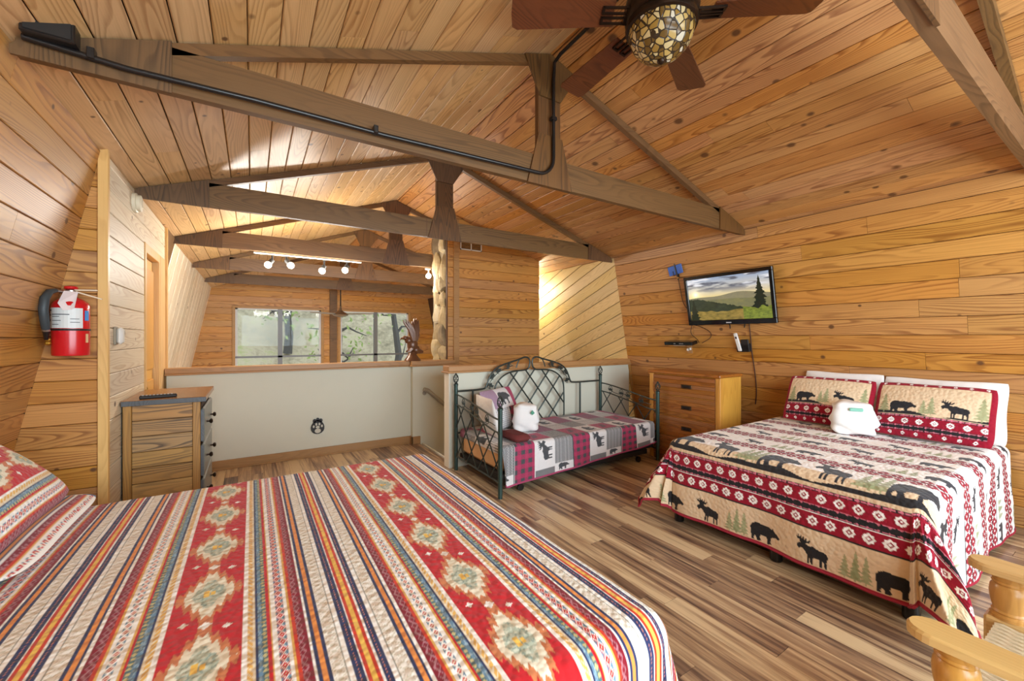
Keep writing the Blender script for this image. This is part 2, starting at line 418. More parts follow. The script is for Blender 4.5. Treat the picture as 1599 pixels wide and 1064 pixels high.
MB().box((-.815, 4.70, 1.15), (-.80, 5.2, 2.08), .004).box((-.815, 4.70, .15), (-.80, 5.2, 1.05), .004).build('door_panel', plain('door_panel_lit_wood', rgb(214, 156, 72), 0.4), d1)
MB().ball((-.79, 4.71, 1.0), .028).build('door_knob', plain('brass', rgb(190, 150, 70), 0.25, 1.0), d1)

# half walls around the stairwell
hw = struct(MB().box((-.745, 5.5, 0), (1.845, 5.62, 1.05)).box((1.845, 5.42, 0), (1.95, 5.62, 1.05)).box((1.95, 5.42, LOW), (2.47, 5.62, 1.05)).build('wall_half_left', M['plaster']))
struct(MB().box((-.76, 5.47, 1.05), (1.845, 5.65, 1.068), .004).box((-.76, 5.482, 1.068), (1.845, 5.64, 1.125), .004)
       .box((1.815, 5.39, 1.05), (2.48, 5.65, 1.068), .004).box((1.825, 5.402, 1.068), (2.47, 5.64, 1.125), .004).build('trim_3', M['trim']))
hr = struct(MB().box((1.85, 4.2, -.25), (4.72, 4.32, 1.05)).box((1.95, 4.28, LOW), (4.96, 4.32, -.2)).build('wall_half_right', M['plaster']))
struct(MB().box((1.815, 4.165, 1.05), (4.755, 4.36, 1.07), .004).box((1.83, 4.178, 1.07), (4.75, 4.345, 1.13), .004).build('trim_4', M['trim']))
struct(MB().box((1.838, 4.195, 0), (1.852, 4.325, 1.05), .002).build('trim_5', M['white']))
struct(MB().prism([(4.70, 4.185, 1.05), (4.75, 4.185, 1.05), (4.95, 4.185, 0), (4.90, 4.185, 0)], (0, .02, 0)).build('trim_6', M['trim']))
struct(MB().box((-.745, 5.478, 0), (1.845, 5.5, .10), .004).box((-.745, 5.466, 0), (1.845, 5.478, .02), .003).build('baseboard_half_wall', M['trim']))
struct(MB().box((1.823, 5.40, 0), (1.845, 5.478, .10), .004).box((1.823, 5.40, 0), (1.95, 5.42, .10), .004).build('baseboard_stair', M['trim']))

# wood clad back of the stone chimney
wc = slab('wall_chimney', [(2.42, 5.585, LOW), (4.08, 5.585, LOW), (4.08, 5.585, ceil_z(4.08)), (2.42, 5.585, ceil_z(2.42))], (0, .05, 0), M['dark'])
boards(wc, M['wallp'], (0, 5.585, 0), (1, 0, 0), (0, 0, 1), [(2.43, .3), (4.08, .3), (4.08, ceil_z(4.08) - .0), (2.43, ceil_z(2.43) - .0)], w=0.146, seed=41, joints=False)
struct(MB().box((2.51, 5.548, 0), (2.60, 5.571, 3.2), .003).build('trim_7', M['trim']))

# far gable wall with its two windows
wf = empty('wall_far'); struct(wf)
WIN = [(-.33, 1.53), (2.00, 3.86)]; WZ0, WZ1 = 0.42, 2.15
def fpoly(x0, x1, z0, z1): return [(x0, z0), (x1, z0), (x1, z1), (x0, z1)]
cells = [[(XL0 + .05, .1), (XL0 - .05 + .0, .1), (WIN[0][0], .1), (WIN[0][0], WZ1), (EL - K * (EZ - WZ1), WZ1), (XL0 + K * .1, .1)]]
leftp = [(XL0 + K * .1, .1), (WIN[0][0], .1), (WIN[0][0], WZ1), (XL0 + K * WZ1, WZ1)]
rightp = [(WIN[1][1], .1), (XR0 - K * .1, .1), (XR0 - K * WZ1, WZ1), (WIN[1][1], WZ1)]
midp = fpoly(WIN[0][1], WIN[1][0], .1, WZ1)
topp = [(XL0 + K * WZ1, WZ1), (XR0 - K * WZ1, WZ1), (ER, EZ), (RX, RZ), (EL, EZ)]
for i, p in enumerate((leftp, rightp, midp, topp)):
    boards(wf, M['wallp'], (0, YF, 0), (1, 0, 0), (0, 0, 1), p, w=0.148, phase=.07, seed=50 + i, lens=(1.6, 3.2), joints=i == 3)
bk = MB()
for p in (leftp, rightp, midp, topp): bk.prism([(s, YF, t) for s, t in p], (0, .12, 0))
for a, b in WIN: bk.box((a, YF, .1), (b, YF + .12, WZ0))
bk.box((XL0 - .6, YF, LOW), (XR0 + .3, YF + .12, .1))
bk.build('wall_core', M['wallp'], wf)
def glass_mat():
    k = NT('window_glass')
    k.b.inputs['Transmission Weight'].default_value = 1.0; k.b.inputs['IOR'].default_value = 1.0
    k.b.inputs['Roughness'].default_value = 0.0; k.b.inputs['Specular IOR Level'].default_value = 0.3
    tr = k.node('ShaderNodeBsdfTransparent'); tr.inputs[0].default_value = (.93, .95, .95, 1)
    gl = k.node('ShaderNodeBsdfGlossy'); gl.inputs['Roughness'].default_value = 0.02
    mx = k.node('ShaderNodeMixShader'); mx.inputs[0].default_value = 0.008
    k.t.links.new(tr.outputs[0], mx.inputs[1]); k.t.links.new(gl.outputs[0], mx.inputs[2])
    k.t.links.new(mx.outputs[0], k.n['Material Output'].inputs[0])
    return k.m
M['glass'] = glass_mat()
M['alu'] = plain('grey_window_frame', rgb(120, 122, 126), 0.45, 0.3)
M['alulight'] = plain('white_window_frame', rgb(210, 212, 214), 0.5)
for i, (a, b) in enumerate(WIN):
    m = (a + b) / 2; y = YF + .03
    wn = struct(MB().box((a, y, WZ0), (a + .045, y + .06, WZ1)).box((b - .045, y, WZ0), (b, y + .06, WZ1)).box((a, y, WZ0), (b, y + .06, WZ0 + .05)).box((a, y, WZ1 - .03), (b, y + .06, WZ1)).build('window_%d' % (i + 1), M['alulight']))
    MB().box((m - .05, y - .01, WZ0), (m + .05, y + .06, WZ1)).box((a, y - .01, .95), (b, y + .05, .995)).build('mullion', M['alu'], wn)
    MB().box((a - .06, YF - .035, WZ1), (b + .06, YF - .012, WZ1 + .05), .003).box((a - .06, YF - .035, WZ0), (a, YF - .012, WZ1), .003).box((b, YF - .035, WZ0), (b + .06, YF - .012, WZ1), .003).build('window_casing', M['trim'], wn)
    for (x0, x1) in ((a + .045, m - .05), (m + .05, b - .045)):
        for (z0, z1) in ((WZ0 + .05, .95), (.995, WZ1 - .03)):
            MB().box((x0, y + .02, z0), (x1, y + .026, z1)).build('pane', M['glass'], wn)
gp = MB().box((RX - .09, YF - .06, .1), (RX + .09, YF - .016, EZ + .1), .004).build('gable_post', M['beam'], wf)

# rear gable behind the camera: glazed
wb = struct(MB().box((XL0 - .2, YB - .1, -.2), (-.5, YB, RZ + .1)).box((4.1, YB - .1, -.2), (XR0 + .2, YB, RZ + .1)).box((-.5, YB - .1, 2.65), (4.1, YB, RZ + .2)).box((-.5, YB - .1, -.2), (4.1, YB, .45)).build('wall_back', M['wallp']))
w3 = struct(MB().box((-.5, YB - .06, .45), (-.44, YB, 2.65)).box((4.04, YB - .06, .45), (4.1, YB, 2.65)).box((1.77, YB - .06, .45), (1.83, YB, 2.65)).box((-.5, YB - .06, .45), (4.1, YB, .52)).box((-.5, YB - .06, 2.58), (4.1, YB, 2.65)).build('window_3', M['trim']))
for x0, x1 in ((-.44, 1.77), (1.83, 4.04)): MB().box((x0, YB - .035, .52), (x1, YB - .03, 2.58)).build('pane', M['glass'], w3)

# stair flight dropping behind the daybed
st = thing('staircase', 'brown wooden stair flight going down between the two half walls', 'stairs', (1.95, 4.88, 0))
for i in range(7):
    MB().box((.02 + i * .27, -.52, -.19 * (i + 1) - .03), (.02 + (i + 1) * .27 + .02, .52, -.19 * (i + 1)), .004).build('tread', M['trim'], st)
    MB().box((.02 + i * .27 - .0, -.52, -.19 * (i + 1)), (.02 + i * .27 + .018, .52, -.19 * i - .0 - (.03 if i else .001))).build('riser', M['white'], st)
MB().box((.02, -.535, -2.55), (1.93, -.522, -.3)).build('stringer', M['trim'], st)

# ------------------------------------------------------------------ outdoors beyond the living room windows
def hill_mat():
    k = NT('wooded_slope'); tc = k.node('ShaderNodeTexCoord')
    a = k.noise(tc.outputs['Object'], 0.55, 6.0, 0.65); b = k.noise(tc.outputs['Object'], 6.0, 4.0, 0.7)
    f = k.math('ADD', k.math('MULTIPLY', a, .6), k.math('MULTIPLY', b, .4))
    col = k.ramp(f, [(0.32, rgb(120, 112, 90)), (0.45, rgb(164, 152, 124)), (0.55, rgb(196, 182, 152)), (0.66, rgb(168, 172, 112))])
    return k.done(col, .95)
n = 40; hv = []; hf = []
rg = random.Random(3)
for j in range(n + 1):
    for i in range(n + 1):
        X = -14 + 34 * i / n; Yy = 14.2 + 22 * j / n
        hv.append((X, Yy, -2.4 + (Yy - 14.2) * .75 + .35 * math.sin(X * .8 + Yy * .5) + rg.uniform(-.12, .12)))
for j in range(n):
    for i in range(n): hf.append((j * (n + 1) + i, j * (n + 1) + i + 1, (j + 1) * (n + 1) + i + 1, (j + 1) * (n + 1) + i))
struct(MB().add(hv, hf).build('ground_hillside', hill_mat(), None, True))
def hill_z(X, Yy): return -2.4 + (Yy - 14.2) * .75
bark = plain('grey_bark', rgb(86, 84, 80), .9, var=.25, scale=14)
leafm = plain('spring_leaves', rgb(150, 170, 96), .8, var=.3, scale=3)
def outdoor_tree(x, y, h, seed, label):
    rg = random.Random(seed); t = thing('tree', label, 'tree', (x, y, hill_z(x, y) - .1), 0, 'trees outside the living room windows')
    mb = MB(); lf = MB()
    path = [Vector((rg.uniform(-.06, .06) * i, rg.uniform(-.05, .05) * i, h * i / 7)) for i in range(8)]
    mb.tube(path, [.17 - .018 * i for i in range(8)], 7)
    for q in range(11):
        i = rg.randint(2, 6); a = rg.uniform(0, 2 * PI); L = rg.uniform(.5, 1.0)
        p = path[i]; dv = Vector((math.cos(a), math.sin(a) * .6, rg.uniform(.1, .6)))
        br = [p + dv * L * s + Vector((0, 0, .25 * math.sin(s * 4 + q))) for s in (0, .3, .6, 1.0)]
        mb.tube(br, [.06, .045, .03, .012], 5)
        for e in range(14):
            c = br[-1] + Vector((rg.gauss(0, .2), rg.gauss(0, .2), rg.gauss(0, .3))); s = rg.uniform(.05, .13)
            d1_ = Vector((rg.uniform(-1, 1), rg.uniform(-1, 1), rg.uniform(-1, 1))).normalized() * s; d2_ = d1_.orthogonal().normalized() * s * .6
            lf.add([c - d1_, c + d2_, c + d1_, c - d2_], [(0, 1, 2, 3)])
    mb.build('trunk', bark, t, True); f = lf.build('foliage', leafm, t); f['kind'] = 'stuff'
for i, (x, y, h, lab) in enumerate([(2.5, 15.4, 5.4, 'bare forked tree seen through the window behind the eagle figurine'), (4.9, 16.2, 6.0, 'thin bare tree at the outer edge of the window by the stone chimney'),
                                    (1.2, 18.6, 5.0, 'slim tree on the hillside beside the dark window post'), (-1.6, 18.2, 5.0, 'slim pale tree on the hillside in the window by the sloped wall')]):
    outdoor_tree(x, y, h, 70 + i, lab)
# ------------------------------------------------------------------ roof trusses
CZ0 = 2.545
def truss(y, label, xr=None, gus=True):
    t = thing('roof_truss', label, 'roof truss', (RX, y, CZ0), 0, 'dark brown roof trusses')
    f = y - .022; L = lambda x, z, yy=0.0: (x - RX, yy, z - CZ0)
    x1 = ER - .03 if xr is None else xr
    e = .006
    top = lambda x: min(2.75, ceil_z(x) - e)
    pts = [(EL + .03, 2.545), (x1, 2.545), (x1, top(x1))]
    if xr is None: pts.append((ER - .437, 2.745))
    pts += [(EL + .437, 2.745), (EL + .03, top(EL + .03))]
    MB().prism([L(x, z, -.022) for x, z in pts], (0, .044, 0)).build('bottom_chord', M['beam'], t)
    for sx in (-1, 1):
        if sx < 0: a, b = EL + .34, RX - .002
        else: a, b = RX + .002, (ER - .34 if xr is None else xr)
        q = [(a, ceil_z(a) - e), (b, ceil_z(b) - e), (b, ceil_z(b) - .062), (a, ceil_z(a) - .062)]
        MB().prism([L(x, z, -.022) for x, z in q], (0, .044, 0)).build('rafter', M['beam'], t)
    MB().box(L(RX - .10, 2.752, -.022), L(RX + .10, RZ - .11, .022), .003).build('king_post', M['ply'], t)
    g = -.036
    hl = [(EL + .02, 2.535), (-.30, 2.535), (-.30, ceil_z(-.30) - e), (EL + .06, ceil_z(EL + .06) - e), (EL + .02, 2.57)]
    MB().prism([L(x, z, g) for x, z in hl], (0, .013, 0)).build('gusset_plate', M['ply'], t)
    if xr is None:
        hr_ = [(ER - .02, 2.535), (3.96, 2.535), (3.96, ceil_z(3.96) - e), (ER - .06, ceil_z(ER - .06) - e), (ER - .02, 2.57)]
        MB().prism([L(x, z, g) for x, z in hr_], (0, .013, 0)).build('gusset_plate', M['ply'], t)
    tp = [(RX - .095, 3.17), (RX + .095, 3.17), (RX + .20, 3.33), (RX + .24, ceil_z(RX + .24) - e), (RX, RZ - e), (RX - .22, ceil_z(RX - .22) - e)]
    MB().prism([L(x, z, g) for x, z in tp], (0, .013, 0)).build('gusset_plate', M['ply'], t)
    bt = [(RX - .20, 2.535), (RX + .20, 2.535), (RX + .105, 2.90), (RX - .105, 2.90)]
    MB().prism([L(x, z, g) for x, z in bt], (0, .013, 0)).build('gusset_plate', M['ply'], t)
    return t
truss(.44, 'dark brown timber roof truss over the bear bed, beside the stained glass fan')
truss(2.38, 'dark brown timber roof truss carrying the black conduit along its lower beam')
truss(4.28, 'dark brown timber roof truss directly above the cream half wall behind the daybed')
truss(6.12, 'dark brown timber roof truss with the spotlight track, ending at the stone chimney', xr=2.40)
truss(8.05, 'dark brown timber roof truss next after the one with the spotlight track')
truss(10.05, 'dark brown timber roof truss closest to the gable windows')

# ------------------------------------------------------------------ conduit on the truss
M['black'] = plain('black_enamel', rgb(26, 24, 24), 0.28)
M['blackmatte'] = plain('black_matte', rgb(30, 28, 27), 0.6)
yc = 2.325
cd = thing('electrical_conduit', 'black electrical conduit running along the truss beam and up to the ceiling fan', 'conduit', (-.74, yc, 2.6))
o = Vector((-.74, yc, 2.6))
cpath = [PY(-30, 48, yc), PY(200, 108, yc), PY(400, 157, yc), PY(600, 211, yc), Vector((1.70, yc, 2.605))]
for q in range(1, 7):
    a = q / 6 * PI / 2; cpath.append(Vector((1.70 + .13 * math.sin(a), yc, 2.735 - .13 * math.cos(a))))
kpx = cpath[-1].x
cpath += [Vector((kpx, yc, 3.30)), Vector((kpx + .002, yc - .01, 3.42)), Vector((kpx - .0, yc - .08, 3.44)), Vector((RX, 1.62, 3.45)), Vector((RX, 1.42, 3.45))]
cpath[0] = Vector((-.74, yc, 2.6))
MB().tube([p - o for p in cpath], .0125, 10).build('pipe', M['black'], cd, True)
jb = MB().box(Vector((-.735, yc - .05, 2.60)) - o, Vector((-.585, yc + .016, 2.685)) - o, .004).build('junction_box', M['black'], cd)
MB().box(Vector((-.725, yc - .055, 2.61)) - o, Vector((-.595, yc - .05, 2.675)) - o, .002).build('cover_plate', M['blackmatte'], jb)
for p in (Vector((-.55, yc, 2.602)), Vector((.58, yc, 2.60)), Vector((kpx, yc, 3.02))):
    if p.x > 1.5: MB().box(p - o - Vector((.022, .017, .012)), p - o + Vector((.022, .02, .012)), .002).build('pipe_clip', M['black'], cd)
    else: MB().box(p - o - Vector((.012, .017, .022)), p - o + Vector((.012, .02, .022)), .002).build('pipe_clip', M['black'], cd)

# ------------------------------------------------------------------ ceiling fan with leaded glass bowl
M['bronze'] = plain('dark_bronze', rgb(58, 44, 34), 0.35, 0.7)
M['blade'] = wood('walnut_blade', rgb(112, 66, 38), rgb(58, 30, 16), rough=0.35, contrast=0.6, knots=0.99, tone=.05)
FX, FY = 1.80, 1.385
fan = thing('ceiling_fan', 'dark bronze ceiling fan with a stained glass bowl light', 'ceiling fan', (FX, FY, 3.06))
MB().lathe([(.05, .0), (.07, .02), (.075, .10), (.07, .40)], 20, (0, 0, .02)).build('canopy', M['bronze'], fan, True)
MB().lathe([(.10, .02), (.155, .03), (.185, .06), (.19, .10), (.18, .14), (.12, .17), (.06, .18)], 28, (0, 0, .0)).build('motor_housing', M['bronze'], fan, True)
MB().lathe([(.165, -.01), (.178, -.005), (.182, .012), (.175, .03), (.16, .034)], 28).build('light_rim', M['bronze'], fan, True)
def bowl_mat():
    k = NT('leaded_glass'); tc = k.node('ShaderNodeTexCoord')
    def vor(feature):
        v = k.node('ShaderNodeTexVoronoi', feature=feature); k.put(v.inputs['Vector'], tc.outputs['Object']); v.inputs['Scale'].default_value = 31.0
        return v
    e = vor('DISTANCE_TO_EDGE'); c = vor('F1')
    sp = k.node('ShaderNodeSeparateColor'); k.put(sp.inputs[0], c.outputs['Color'])
    glass = k.ramp(sp.outputs[0], [(0.0, rgb(112, 86, 40)), (0.25, rgb(196, 168, 100)), (0.5, rgb(214, 196, 146)), (0.72, rgb(160, 128, 62)), (0.92, rgb(220, 216, 196))], 'CONSTANT')
    lead = k.math('LESS_THAN', e.outputs['Distance'], 0.085)
    col = k.mix(lead, glass, rgb(56, 46, 34))
    k.put(k.b.inputs['Emission Color'], col); k.b.inputs['Emission Strength'].default_value = 0.04
    k.bump(k.math('MINIMUM', e.outputs['Distance'], 0.1), 0.5, 0.02)
    return k.done(col, 0.22)
prof = [(.0, -.175)] + [(.165 * math.sin(a), -.165 * math.cos(a) * 1.03) for a in [math.radians(q) for q in range(6, 91, 6)]]
prof = [(max(r, .001), z) for r, z in prof]
bw = MB().lathe(prof, 32).build('glass_bowl', bowl_mat(), fan, True)
MB().lathe([(.001, -.188), (.012, -.184), (.02, -.176), (.022, -.166)], 14).build('finial_cap', M['bronze'], bw, True)
for i, ang in enumerate((89, 25, -36, 150, 211, 272)):
    a = math.radians(ang - 2); R = Matrix.Rotation(a, 4, 'Z') @ Matrix.Translation((0, 0, .07)) @ Matrix.Rotation(math.radians(10), 4, 'X')
    pts = [(.25, -.07), (.75, -.09), (.775, -.075), (.78, 0.0), (.775, .075), (.75, .09), (.25, .07)]
    MB().prism([R @ Vector((x, y_, 0)) for x, y_ in pts], R.to_3x3() @ Vector((0, 0, .008))).build('fan_blade', M['blade'], fan)
    R2 = Matrix.Rotation(a, 4, 'Z') @ Matrix.Translation((0, 0, .062)) @ Matrix.Rotation(math.radians(10), 4, 'X')
    mb = MB()
    for s in (-1, 1):
        mb.box((.17, s * .028 - .02, -.004), (.31, s * .028 - .012, .008), 0, R2).box((.17, s * .028 + .012, -.004), (.31, s * .028 + .02, .008), 0, R2).box((.30, s * .028 - .02, -.004), (.312, s * .028 + .02, .008), 0, R2)
    mb.box((.15, -.05, -.004), (.19, .05, .008), 0, R2).build('blade_bracket', M['bronze'], fan)

# second fan over the living room
M['nickel'] = plain('brushed_nickel', rgb(170, 164, 156), 0.3, 0.9)
fan2 = thing('ceiling_fan', 'slim brushed metal three-blade ceiling fan hanging on a long rod before the gable windows', 'ceiling fan', (RX, 10.62, 2.0))
MB().tube([(0, 0, .12), (0, 0, RZ - 2.0 - .01)], .014, 8).build('down_rod', M['blackmatte'], fan2)
MB().lathe([(.015, .20), (.03, .12), (.07, .07), (.15, .03), (.185, -.005), (.14, -.04), (.05, -.06), (.001, -.064)], 24).build('motor_housing', M['nickel'], fan2, True)
for ang in (-32, 88, 208):
    R = Matrix.Rotation(math.radians(ang), 4, 'Z') @ Matrix.Rotation(math.radians(12), 4, 'X')
    MB().prism([R @ Vector(p) for p in [(.13, -.035, .01), (.45, -.06, .012), (.78, -.035, .014), (.80, 0, .014), (.78, .03, .014), (.45, .05, .012), (.13, .035, .01)]], (0, 0, .01)).build('fan_blade', plain('grey_blade', rgb(150, 144, 136), .4), fan2)

# ------------------------------------------------------------------ spotlight track and lamp
def bulb_mat(name, strength):
    k = NT(name); k.put(k.b.inputs['Emission Color'], rgb(255, 240, 214)); k.b.inputs['Emission Strength'].default_value = strength
    return k.done(rgb(250, 244, 230), 0.4)
def point(name, parent, loc, power, radius, color=(1.0, .95, .86)):
    d = bpy.data.lights.new(name, 'POINT'); d.energy = power; d.shadow_soft_size = radius; d.color = color
    o_ = bpy.data.objects.new(name, d); COL.objects.link(o_); o_.parent = parent; o_.location = loc
TRY = 6.175
tr = thing('track_light', 'white ceiling track with four black spotlight heads fixed under the roof truss', 'track light', (.68, TRY, 2.51))
MB().box((-.66, -.012, .012), (.66, .012, .03), .003).build('track_rail', M['white'], tr)
glow = bulb_mat('lit_bulb', 1.6)
for (bx, bz, dx) in ((.178, 2.388, -.05), (.437, 2.404, .05), (.817, 2.365, -.03), (1.115, 2.40, -.03)):
    lx = bx - .68; h = MB().tube([(lx - dx, 0, .004), (lx - dx, 0, bz - 2.51 + .07)], .012, 8).tube([(lx - dx * 1.0, 0, bz - 2.51 + .07), (lx - dx * .2, -.01, bz - 2.51 + .01)], [.03, .034], 12).build('spot_head', M['blackmatte'], tr, True)
    MB().ball((lx, -.02, bz - 2.51), .044, 14, 10).build('bulb', glow, h, True)
    point('spot_glow', tr, (lx, -.04, bz - 2.51 - .07), 34, .12)
lp = thing('spot_lamp', 'single bright spotlight bulb on the truss end against the stone chimney', 'lamp', (2.36, TRY, 2.42))
MB().box((-.05, -.02, .095), (.03, .02, .12), .003).tube([(0, 0, .1), (0, 0, .03)], .012, 8).build('lamp_holder', M['white'], lp)
MB().ball((0, 0, -.0), .042, 14, 10).build('bulb', bulb_mat('bright_bulb', 14.0), lp, True)
point('lamp_glow', lp, (-.16, -.04, -.08), 18, .12)
tl = thing('fill_lamp', 'added shaded lamp hidden below the half wall to brighten the living room', 'lamp', (1.6, 9.2, LOW))  # unseen lamp, added to light the far wall and ceiling
MB().box((-.3, -.3, .70), (.3, .3, .74), .006).tube([(-.25, -.25, 0), (-.25, -.25, .7)], .02, 8).tube([(.25, -.25, 0), (.25, -.25, .7)], .02, 8).tube([(-.25, .25, 0), (-.25, .25, .7)], .02, 8).tube([(.25, .25, 0), (.25, .25, .7)], .02, 8).build('stand', M['beam'], tl)
MB().lathe([(.09, .74), (.1, .76), (.05, .85), (.07, .95), (.02, 1.05), (.015, 1.2)], 16).build('base', M['bronze'], tl, True)
MB().add([(r_ * math.cos(q * PI / 8), r_ * math.sin(q * PI / 8), z_) for r_, z_ in ((.2, 1.12), (.14, 1.38)) for q in range(16)], [(q, (q + 1) % 16, 16 + (q + 1) % 16, 16 + q) for q in range(16)]).build('shade', glow, tl, True)
point('fill_lamp_glow', tl, (0, 0, 1.55), 150, .15)
sc = thing('wall_sconce', 'small wall lamp on the hidden side of the stone chimney lighting the diagonal boards', 'lamp', (4.16, 6.35, 2.0))
MB().box((-.03, -.05, -.08), (-.01, .05, .08), .004).tube([(-.02, 0, 0), (.05, 0, 0), (.06, 0, .04)], .01, 8).build('bracket', M['bronze'], sc)
MB().lathe([(.03, 0), (.055, .06), (.06, .12)], 14, (.06, 0, .04)).build('shade', glow, sc, True)
point('sconce_glow', sc, (.10, -.02, .22), 70, .06, (1.0, .93, .70))

# ------------------------------------------------------------------ stone chimney
def stone_mat():
    k = NT('field_stone'); vec, r = k.obj()
    a = k.noise(vec, 9.0, 5.0, .6)
    col = k.ramp(k.math('ADD', k.math('MULTIPLY', a, .5), k.math('MULTIPLY', r, .5)), [(.2, rgb(104, 88, 66)), (.42, rgb(140, 122, 92)), (.6, rgb(168, 146, 104)), (.8, rgb(172, 160, 138))])
    k.bump(k.noise(vec, 30.0, 4.0), .5, .01)
    return k.done(col, .85)
M['stone'] = stone_mat()
ch = thing('stone_chimney', 'pale fieldstone chimney rising beside the wood clad wall', 'chimney', (3.25, 5.92, LOW))
co = Vector((3.25, 5.92, LOW))
zt = lambda x: ceil_z(x) - .01
MB().prism([Vector(p) - co for p in [(2.46, 5.64, LOW), (4.10, 5.64, LOW), (4.10, 5.64, zt(4.10)), (2.46, 5.64, zt(2.46))]], (0, .58, 0)).build('chimney_core', plain('mortar', rgb(140, 126, 102), .95), ch)
rg = random.Random(9)
def rock(c, r, seed):
    rr = random.Random(seed); mb = MB().ball((0, 0, 0), 1.0, 14, 10)
    f = [Vector((rr.uniform(-1, 1), rr.uniform(-1, 1), rr.uniform(-1, 1))).normalized() for _ in range(9)]; dd = [rr.uniform(.5, .9) for _ in range(9)]
    vs = []
    for v in mb.v:
        v = Vector(v)
        for n_, d_ in zip(f, dd):
            s_ = v.dot(n_) - d_
            if s_ > 0: v = v - n_ * s_
        vs.append((c[0] - co.x + v.x * r[0], c[1] - co.y + v.y * r[1], c[2] - co.z + v.z * r[2]))
    mb.v = vs; return mb.build('stone', M['stone'], ch, True, 12)
z = .55
i = 0
while z < 3.05:
    hA = rg.uniform(.16, .34)
    for col_, yy in enumerate((5.76, 6.03)):
        off = rg.uniform(-.04, .04)
        rock((2.445 + rg.uniform(-.01, .01), yy + rg.uniform(-.02, .02), z + hA / 2 + off + (.08 if col_ else 0)), (.075, rg.uniform(.15, .185), hA * .74), 100 + i); i += 1
    z += hA
z = .6
while z < 2.62:
    hA = rg.uniform(.2, .34); rock((4.095, 5.74, z + hA / 2), (rg.uniform(.03, .05), .10, hA * .56), 200 + i); i += 1; z += hA

# ------------------------------------------------------------------ eagle figurine on the half wall
M['bronzebrown'] = plain('carved_brown', rgb(104, 68, 46), 0.28, 0.15, var=.25, scale=25)
eg = thing('eagle_figurine', 'dark brown carved eagle figurine with raised wings on the half wall ledge', 'figurine', (1.88, 5.53, 1.125))
MB().lathe([(.115, 0), (.11, .02), (.075, .06), (.05, .10), (.045, .12)], 14).build('rock_base', M['bronzebrown'], eg, True)
mb = MB().ball((.0, 0, .22), (.075, .06, .10), 14, 10).ball((-.05, 0, .28), (.06, .045, .055), 12, 8).ball((.05, 0, .15), (.06, .05, .06), 12, 8)
mb.tube([(.05, 0, .16), (.10, 0, .13), (.15, 0, .12)], [.04, .035, .02], 8)
for s in (-1, 1): mb.tube([(-.02, s * .03, .17), (-.05, s * .035, .13), (-.08, s * .035, .13)], [.03, .02, .012], 7)
mb.build('body', M['bronzebrown'], eg, True)
hd = MB().ball((-.10, 0, .315), (.045, .034, .034), 12, 8).build('head', M['bronzebrown'], eg, True)
MB().tube([(-.135, 0, .312), (-.16, 0, .305), (-.17, 0, .285)], [.018, .012, .004], 8).build('beak', M['bronzebrown'], hd, True)
def wing(base, tips, yo):
    m_ = MB()
    for (tx, tz, w_) in tips:
        b_ = Vector((base[0], yo, base[1])); t_ = Vector((tx, yo * 1.6, tz)); md = b_.lerp(t_, .55) + Vector((.02, 0, 0))
        m_.tube([b_, md, b_.lerp(t_, .85), t_], [.035, w_, w_ * .7, .006], 6)
    return m_.build('wing', M['bronzebrown'], eg, True)
wing((-.0, .28), [(-.16, .56, .022), (-.12, .57, .022), (-.08, .55, .024), (-.04, .50, .026)], -.05)
wing((.045, .24), [(.02, .55, .03), (.05, .59, .03), (.085, .59, .03), (.115, .57, .026), (.10, .45, .035)], .05)

# ------------------------------------------------------------------ small fittings on walls
sd = thing('smoke_detector', 'round white smoke detector high on the pale board wall', 'smoke detector', (-.766, 4.22, 2.485))
MB().lathe([(.075, 0), (.075, .02), (.062, .024), (.062, .045), (.035, .052), (.001, .052)], 24, axis=(1, 0, 0)).build('cover', plain('ivory_plastic', rgb(226, 216, 190), .45), sd, True)
MB().lathe([(.03, .05), (.03, .055), (.001, .056)], 16, axis=(1, 0, 0)).build('test_button', plain('ivory_plastic_button', rgb(206, 196, 172), .45), sd, True)
th = thing('wall_dispenser', 'small white plastic dispenser on the pale board wall above the grey brown dresser', 'dispenser', (-.766, 3.705, 1.40))
MB().box((0, -.035, 0), (.012, .035, .12), .004).build('back_plate', plain('grey_plastic', rgb(150, 140, 122), .5), th)
MB().box((.012, -.032, .005), (.045, .032, .115), .014).build('housing', plain('white_plastic', rgb(226, 224, 218), .4), th, True)
pw = thing('paw_plaque', 'small black paw print plaque low on the cream half wall', 'plaque', (.68, 5.4985, .355))
pm = MB().prism([(.075 * math.cos(a) * (1 - .12 * math.sin(a)), -.001, .085 * math.sin(a)) for a in [2 * PI * q / 18 for q in range(18)]], (0, -.012, 0))
for sx in (-.035, .0, .035): pm.prism([(sx + .02 * math.cos(a), -.001, .078 + (.012 if sx == 0 else 0) + .024 * math.sin(a)) for a in [2 * PI * q / 8 for q in range(8)]], (0, -.012, 0))
pm.build('plate', M['black'], pw)
ps = MB()
for (cx_, cz_, rx_, rz_) in ((0, -.045, .035, .028), (-.045, .01, .011, .016), (-.016, .035, .011, .017), (.018, .035, .011, .017), (.046, .01, .011, .016), (0, .0, .022, .016)):
    ps.prism([(cx_ + rx_ * math.cos(a), -.013, cz_ + rz_ * math.sin(a)) for a in [2 * PI * q / 12 for q in range(12)]], (0, -.003, 0))
ps.build('paw_print', plain('paw_cream', rgb(200, 196, 180), .5), pw)
hr = thing('stair_handrail', 'brushed metal stair handrail sloping down beside the half wall corner', 'handrail', (1.98, 5.36, .74))
MB().tube([(0, 0, 0), (.06, 0, -.02), (.32, 0, -.25), (1.2, 0, -.98)], .028, 12).build('rail', plain('polished_steel', rgb(168, 162, 148), .3, .35), hr, True)
